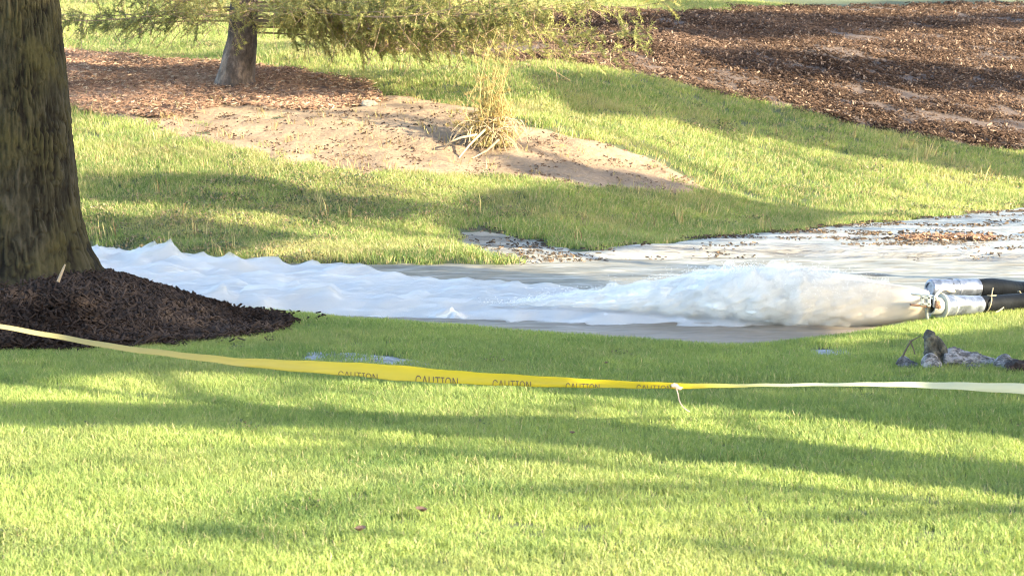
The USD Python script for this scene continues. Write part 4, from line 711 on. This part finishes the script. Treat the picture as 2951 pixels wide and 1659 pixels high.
# ------------------------------------------------------------------ mulch chips, litter, weeds, straw
def chips(n, radius, length, width, thick, seed, lift=0.015, tilt=0.5):
    r = np.random.default_rng(seed); out = []
    for k in range(n):
        a, R = r.random() * 6.28, radius * math.sqrt(r.random()); ax = np.linalg.qr(r.normal(size=(3, 3)) * np.array([1, 1, tilt]))[0]
        e0 = np.array([math.cos(q := r.random() * 6.28), math.sin(q), r.normal(0, tilt * 0.5)]); e0 /= np.linalg.norm(e0); e1 = np.cross([0, 0, 1.0], e0); e1 = e1 / np.linalg.norm(e1) + np.array([0, 0, r.normal(0, tilt)]); e1 -= e0 * (e0 @ e1); e1 /= np.linalg.norm(e1)
        out.append(box((R * math.cos(a), R * math.sin(a), lift * r.random()), (length * r.uniform(.4, 1.4), width * r.uniform(.5, 1.4), thick), np.array([e0, e1, np.cross(e0, e1)])))
    return join(out)
def scatter_in(fieldname, n, seed, inner=0.0, box_=None, mask=None):
    r = np.random.default_rng(seed); f = F[fieldname]; ok = f.values > inner; k = np.flatnonzero(ok & (np.abs(GX) < GY * 0.166 + 1.0)); k = r.choice(k, min(n, len(k)), replace=len(k) < n)
    x, y = GX.ravel()[k] + r.uniform(-.03, .03, len(k)), GY.ravel()[k] + r.uniform(-.03, .03, len(k))
    if mask is not None: m = mask(x, y, r); x, y = x[m], y[m]
    return np.stack([x, y, height(x, y)], 1), r
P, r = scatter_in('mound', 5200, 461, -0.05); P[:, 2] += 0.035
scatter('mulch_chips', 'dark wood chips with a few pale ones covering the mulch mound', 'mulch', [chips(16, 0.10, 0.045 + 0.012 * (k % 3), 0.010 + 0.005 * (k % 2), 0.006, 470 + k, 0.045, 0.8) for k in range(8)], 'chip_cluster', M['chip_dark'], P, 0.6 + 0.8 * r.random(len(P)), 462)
P, r = scatter_in('bed', 14000, 463, -0.15, mask=lambda x, y, r: n2(x, y, 0.9, 464, 3) + r.normal(0, .2, len(x)) > -0.05); P[:, 2] += 0.035
scatter('bark_chips', 'brown bark chips strewn over the far mulch bed', 'bark', [chips(24, 0.17, 0.055, 0.014, 0.008, 480 + k, 0.06, 0.7) for k in range(8)], 'bark_cluster', M['chip_bed'], P, 0.5 + 0.9 * r.random(len(P)), 465)
P, r = scatter_in('litter', 5000, 466, -0.1, mask=lambda x, y, r: n2(x, y, 0.7, 467, 3) + r.normal(0, .25, len(x)) > -0.15); P[:, 2] += 0.04
scatter('needle_litter', 'red brown fallen needles and sticks under the conifer', 'litter', [chips(26, 0.16, 0.075, 0.009, 0.007, 490 + k, 0.05, 0.5) for k in range(6)], 'litter_cluster', M['chip_red'], P, 0.5 + 0.8 * r.random(len(P)), 468)
P, r = scatter_in('sand', 420, 469, 0.0); P[:, 2] += 0.03
scatter('sand_debris', 'small dark twigs and clods on the sandy bank', 'debris', [chips(6, 0.2, 0.035, 0.012, 0.010, 500 + k, 0.012, 0.4) for k in range(4)], 'debris_cluster', M['chip_bed'], P, 0.4 + 0.8 * r.random(len(P)), 471)
P, r = scatter_in('mud', 1500, 472, -0.1, mask=lambda x, y, r: n2(x, y, 2.2, 473, 3, 0.3) + r.normal(0, .12, len(x)) > 0.15); P[:, 2] += 0.025
scatter('silt_debris', 'dark washed up debris in streaks on the silt flat', 'debris', [chips(12, 0.2, 0.04, 0.012, 0.008, 510 + k, 0.012, 0.3) for k in range(4)], 'drift_cluster', M['chip_drift'], P, 0.4 + 0.8 * r.random(len(P)), 474)
c = g1(2400, 606); r = np.random.default_rng(475); P = np.stack([c[0] + r.normal(0, 0.30, 46), c[1] + r.normal(0, 0.16, 46)], 1); P = np.c_[P, height(P[:, 0], P[:, 1]) + 0.03]
scatter('leaf_pile', 'low pile of red brown leaves on the pale silt flat', 'leaves', [chips(12, 0.12, 0.055, 0.03, 0.004, 520 + k, 0.05, 0.6) for k in range(4)], 'leaf_cluster', M['chip_red'], P, 0.6 + 0.6 * r.random(len(P)), 476)
def weeds(y0, y1, dens, seed, mask):
    X, Y, r = spread(dens, y0, y1, 1.0, seed); k = (bare(X, Y) < 0.05) & mask(X, Y, r); X, Y = X[k], Y[k]; return np.stack([X, Y, height(X, Y)], 1), r
def leaf_clump(n, radius, seed, h=0.07, size=0.03):
    r = np.random.default_rng(seed); R = radius * np.sqrt(r.random(n)); a = r.random(n) * 6.28; return cards(np.stack([R * np.cos(a), R * np.sin(a), h * r.random(n) * (1 - (R / radius) ** 2 * 0.6)], 1), size, seed)
P, r = weeds(33, 62, 0.22, 481, lambda x, y, r: n2(x, y, 1.4, 482, 3) + 0.25 * (y < 40) * (x < 1) + r.normal(0, .12, len(x)) > 0.32)
scatter('weeds', 'grey green and brown low weeds in the rough grass of the far bank', 'weeds', [leaf_clump(110, 0.16, 530 + k, 0.09, 0.014) for k in range(5)], 'weed_clump', M['weed'], P, 0.6 + 0.8 * r.random(len(P)), 483)
P, r = weeds(13, 27, 0.35, 484, lambda x, y, r: n2(x, y, 0.8, 485, 3) + r.normal(0, .12, len(x)) > 0.42)
scatter('lawn_weeds', 'darker green broad leaved weeds dotted in the near lawn', 'weeds', [leaf_clump(50, 0.10, 540 + k, 0.07, 0.012) for k in range(4)], 'weed_clump', M['lawn_weed'] if 'lawn_weed' in M else M['weed'], P, 0.5 + 0.6 * r.random(len(P)), 486)
P, r = weeds(33, 60, 0.5, 487, lambda x, y, r: (n2(x, y, 2.0, 488, 3) + r.normal(0, .2, len(x)) > 0.30))
scatter('dry_stalks', 'tall dry straw stalks standing in the far grass', 'dry grass', [blades(7, 0.10, 0.24, 0.010, 0.35, 550 + k, bend=0.3) for k in range(6)], 'stalk_tuft', M['straw'], P, 0.6 + 0.7 * r.random(len(P)), 489)

X, Y, r = spread(0.16, 22.8, 27.8, 0.5, 491); d = sample(F['mound'], X, Y); k = (d < 0.05) & (d > -0.5) & (r.random(len(X)) < np.exp(d * 7) * 0.8) & (sample(F['stream'], X, Y) < -0.1); P = np.stack([X[k], Y[k], height(X[k], Y[k]) + 0.02], 1)
scatter('stray_chips', 'dark wood chips strewn in the grass round the foot of the mulch mound', 'mulch', [chips(8, 0.10, 0.045, 0.012, 0.006, 560 + k, 0.05, 0.8) for k in range(4)], 'chip_cluster', M['chip_dark'], P, 0.6 + 0.6 * r.random(len(P)), 492)
X, Y, r = spread(0.30, 34, 48, 0.5, 493); d = sample(F['sand'], X, Y); k = (d > -0.05) & (d < 0.9) & (r.random(len(X)) < 0.55 * np.exp(-d * 3.0)); P = np.stack([X[k], Y[k], height(X[k], Y[k]) + 0.02], 1)
scatter('sand_grass', 'thin grass tufts creeping over the edge of the sandy bank', 'grass', [blades(22, 0.10, 0.07, 0.007, 0.9, 570 + k) for k in range(4)], 'grass_tuft', M['grass'], P, 0.6 + 0.6 * r.random(len(P)), 494)
P, r = scatter_in('sand', 260, 495, 0.05); P[:, 2] += 0.01
scatter('sand_straw', 'sparse dry straw stalks sticking out of the sandy bank', 'dry grass', [blades(5, 0.08, 0.16, 0.008, 0.8, 580 + k, bend=0.3) for k in range(4)], 'stalk_tuft', M['straw'], P, 0.5 + 0.7 * r.random(len(P)), 496)
M['dead_leaf'] = plain('dead_leaf', (0.10, 0.06, 0.045), 0.8, var=0.4, scale=60)
for i, (px, py, label, sz) in enumerate(((905, 1362, 'purplish brown dead leaf curled in the sunlit lawn, lowest in the picture', 0.05), (1062, 1312, 'tan dead leaf in the sunlit lawn right of the lower purplish one', 0.05), (1440, 1112, 'small dark dead leaf in the shaded band of lawn below the tape', 0.03),
                                         (1330, 978, 'dark dead leaf in the shade just under the tape lettering', 0.035), (1525, 932, 'tiny dark dead leaf in the shaded lawn above the tape', 0.025))):
    g = g1(px, py); t = thing('dead_leaf', label, 'leaf', g); r = np.random.default_rng(600 + i); n = 9; u = np.linspace(-1, 1, n); w = np.sqrt(np.maximum(0, 1 - u ** 2)) * 0.55
    c = np.stack([u * sz, 0 * u, 0.055 + 0.4 * sz * u ** 2], 1); e = np.stack([0 * u, w * sz, 0.5 * w * sz], 1); e2 = e * np.array([1, -1, 1]); v = np.vstack([c - e2 * 0 + e, c, c + e2]); k = np.arange(n - 1)
    f = np.vstack([np.stack([k, k + 1, k + n + 1], 1), np.stack([k, k + n + 1, k + n], 1), np.stack([k + n, k + n + 1, k + 2 * n + 1], 1), np.stack([k + n, k + 2 * n + 1, k + 2 * n], 1)])
    a_ = r.uniform(0, 6.28); Rz = np.array([[math.cos(a_), math.sin(a_), 0], [-math.sin(a_), math.cos(a_), 0], [0, 0, 1]]); obj('blade', (v @ Rz + g, f), M['dead_leaf'], t, smooth=True)
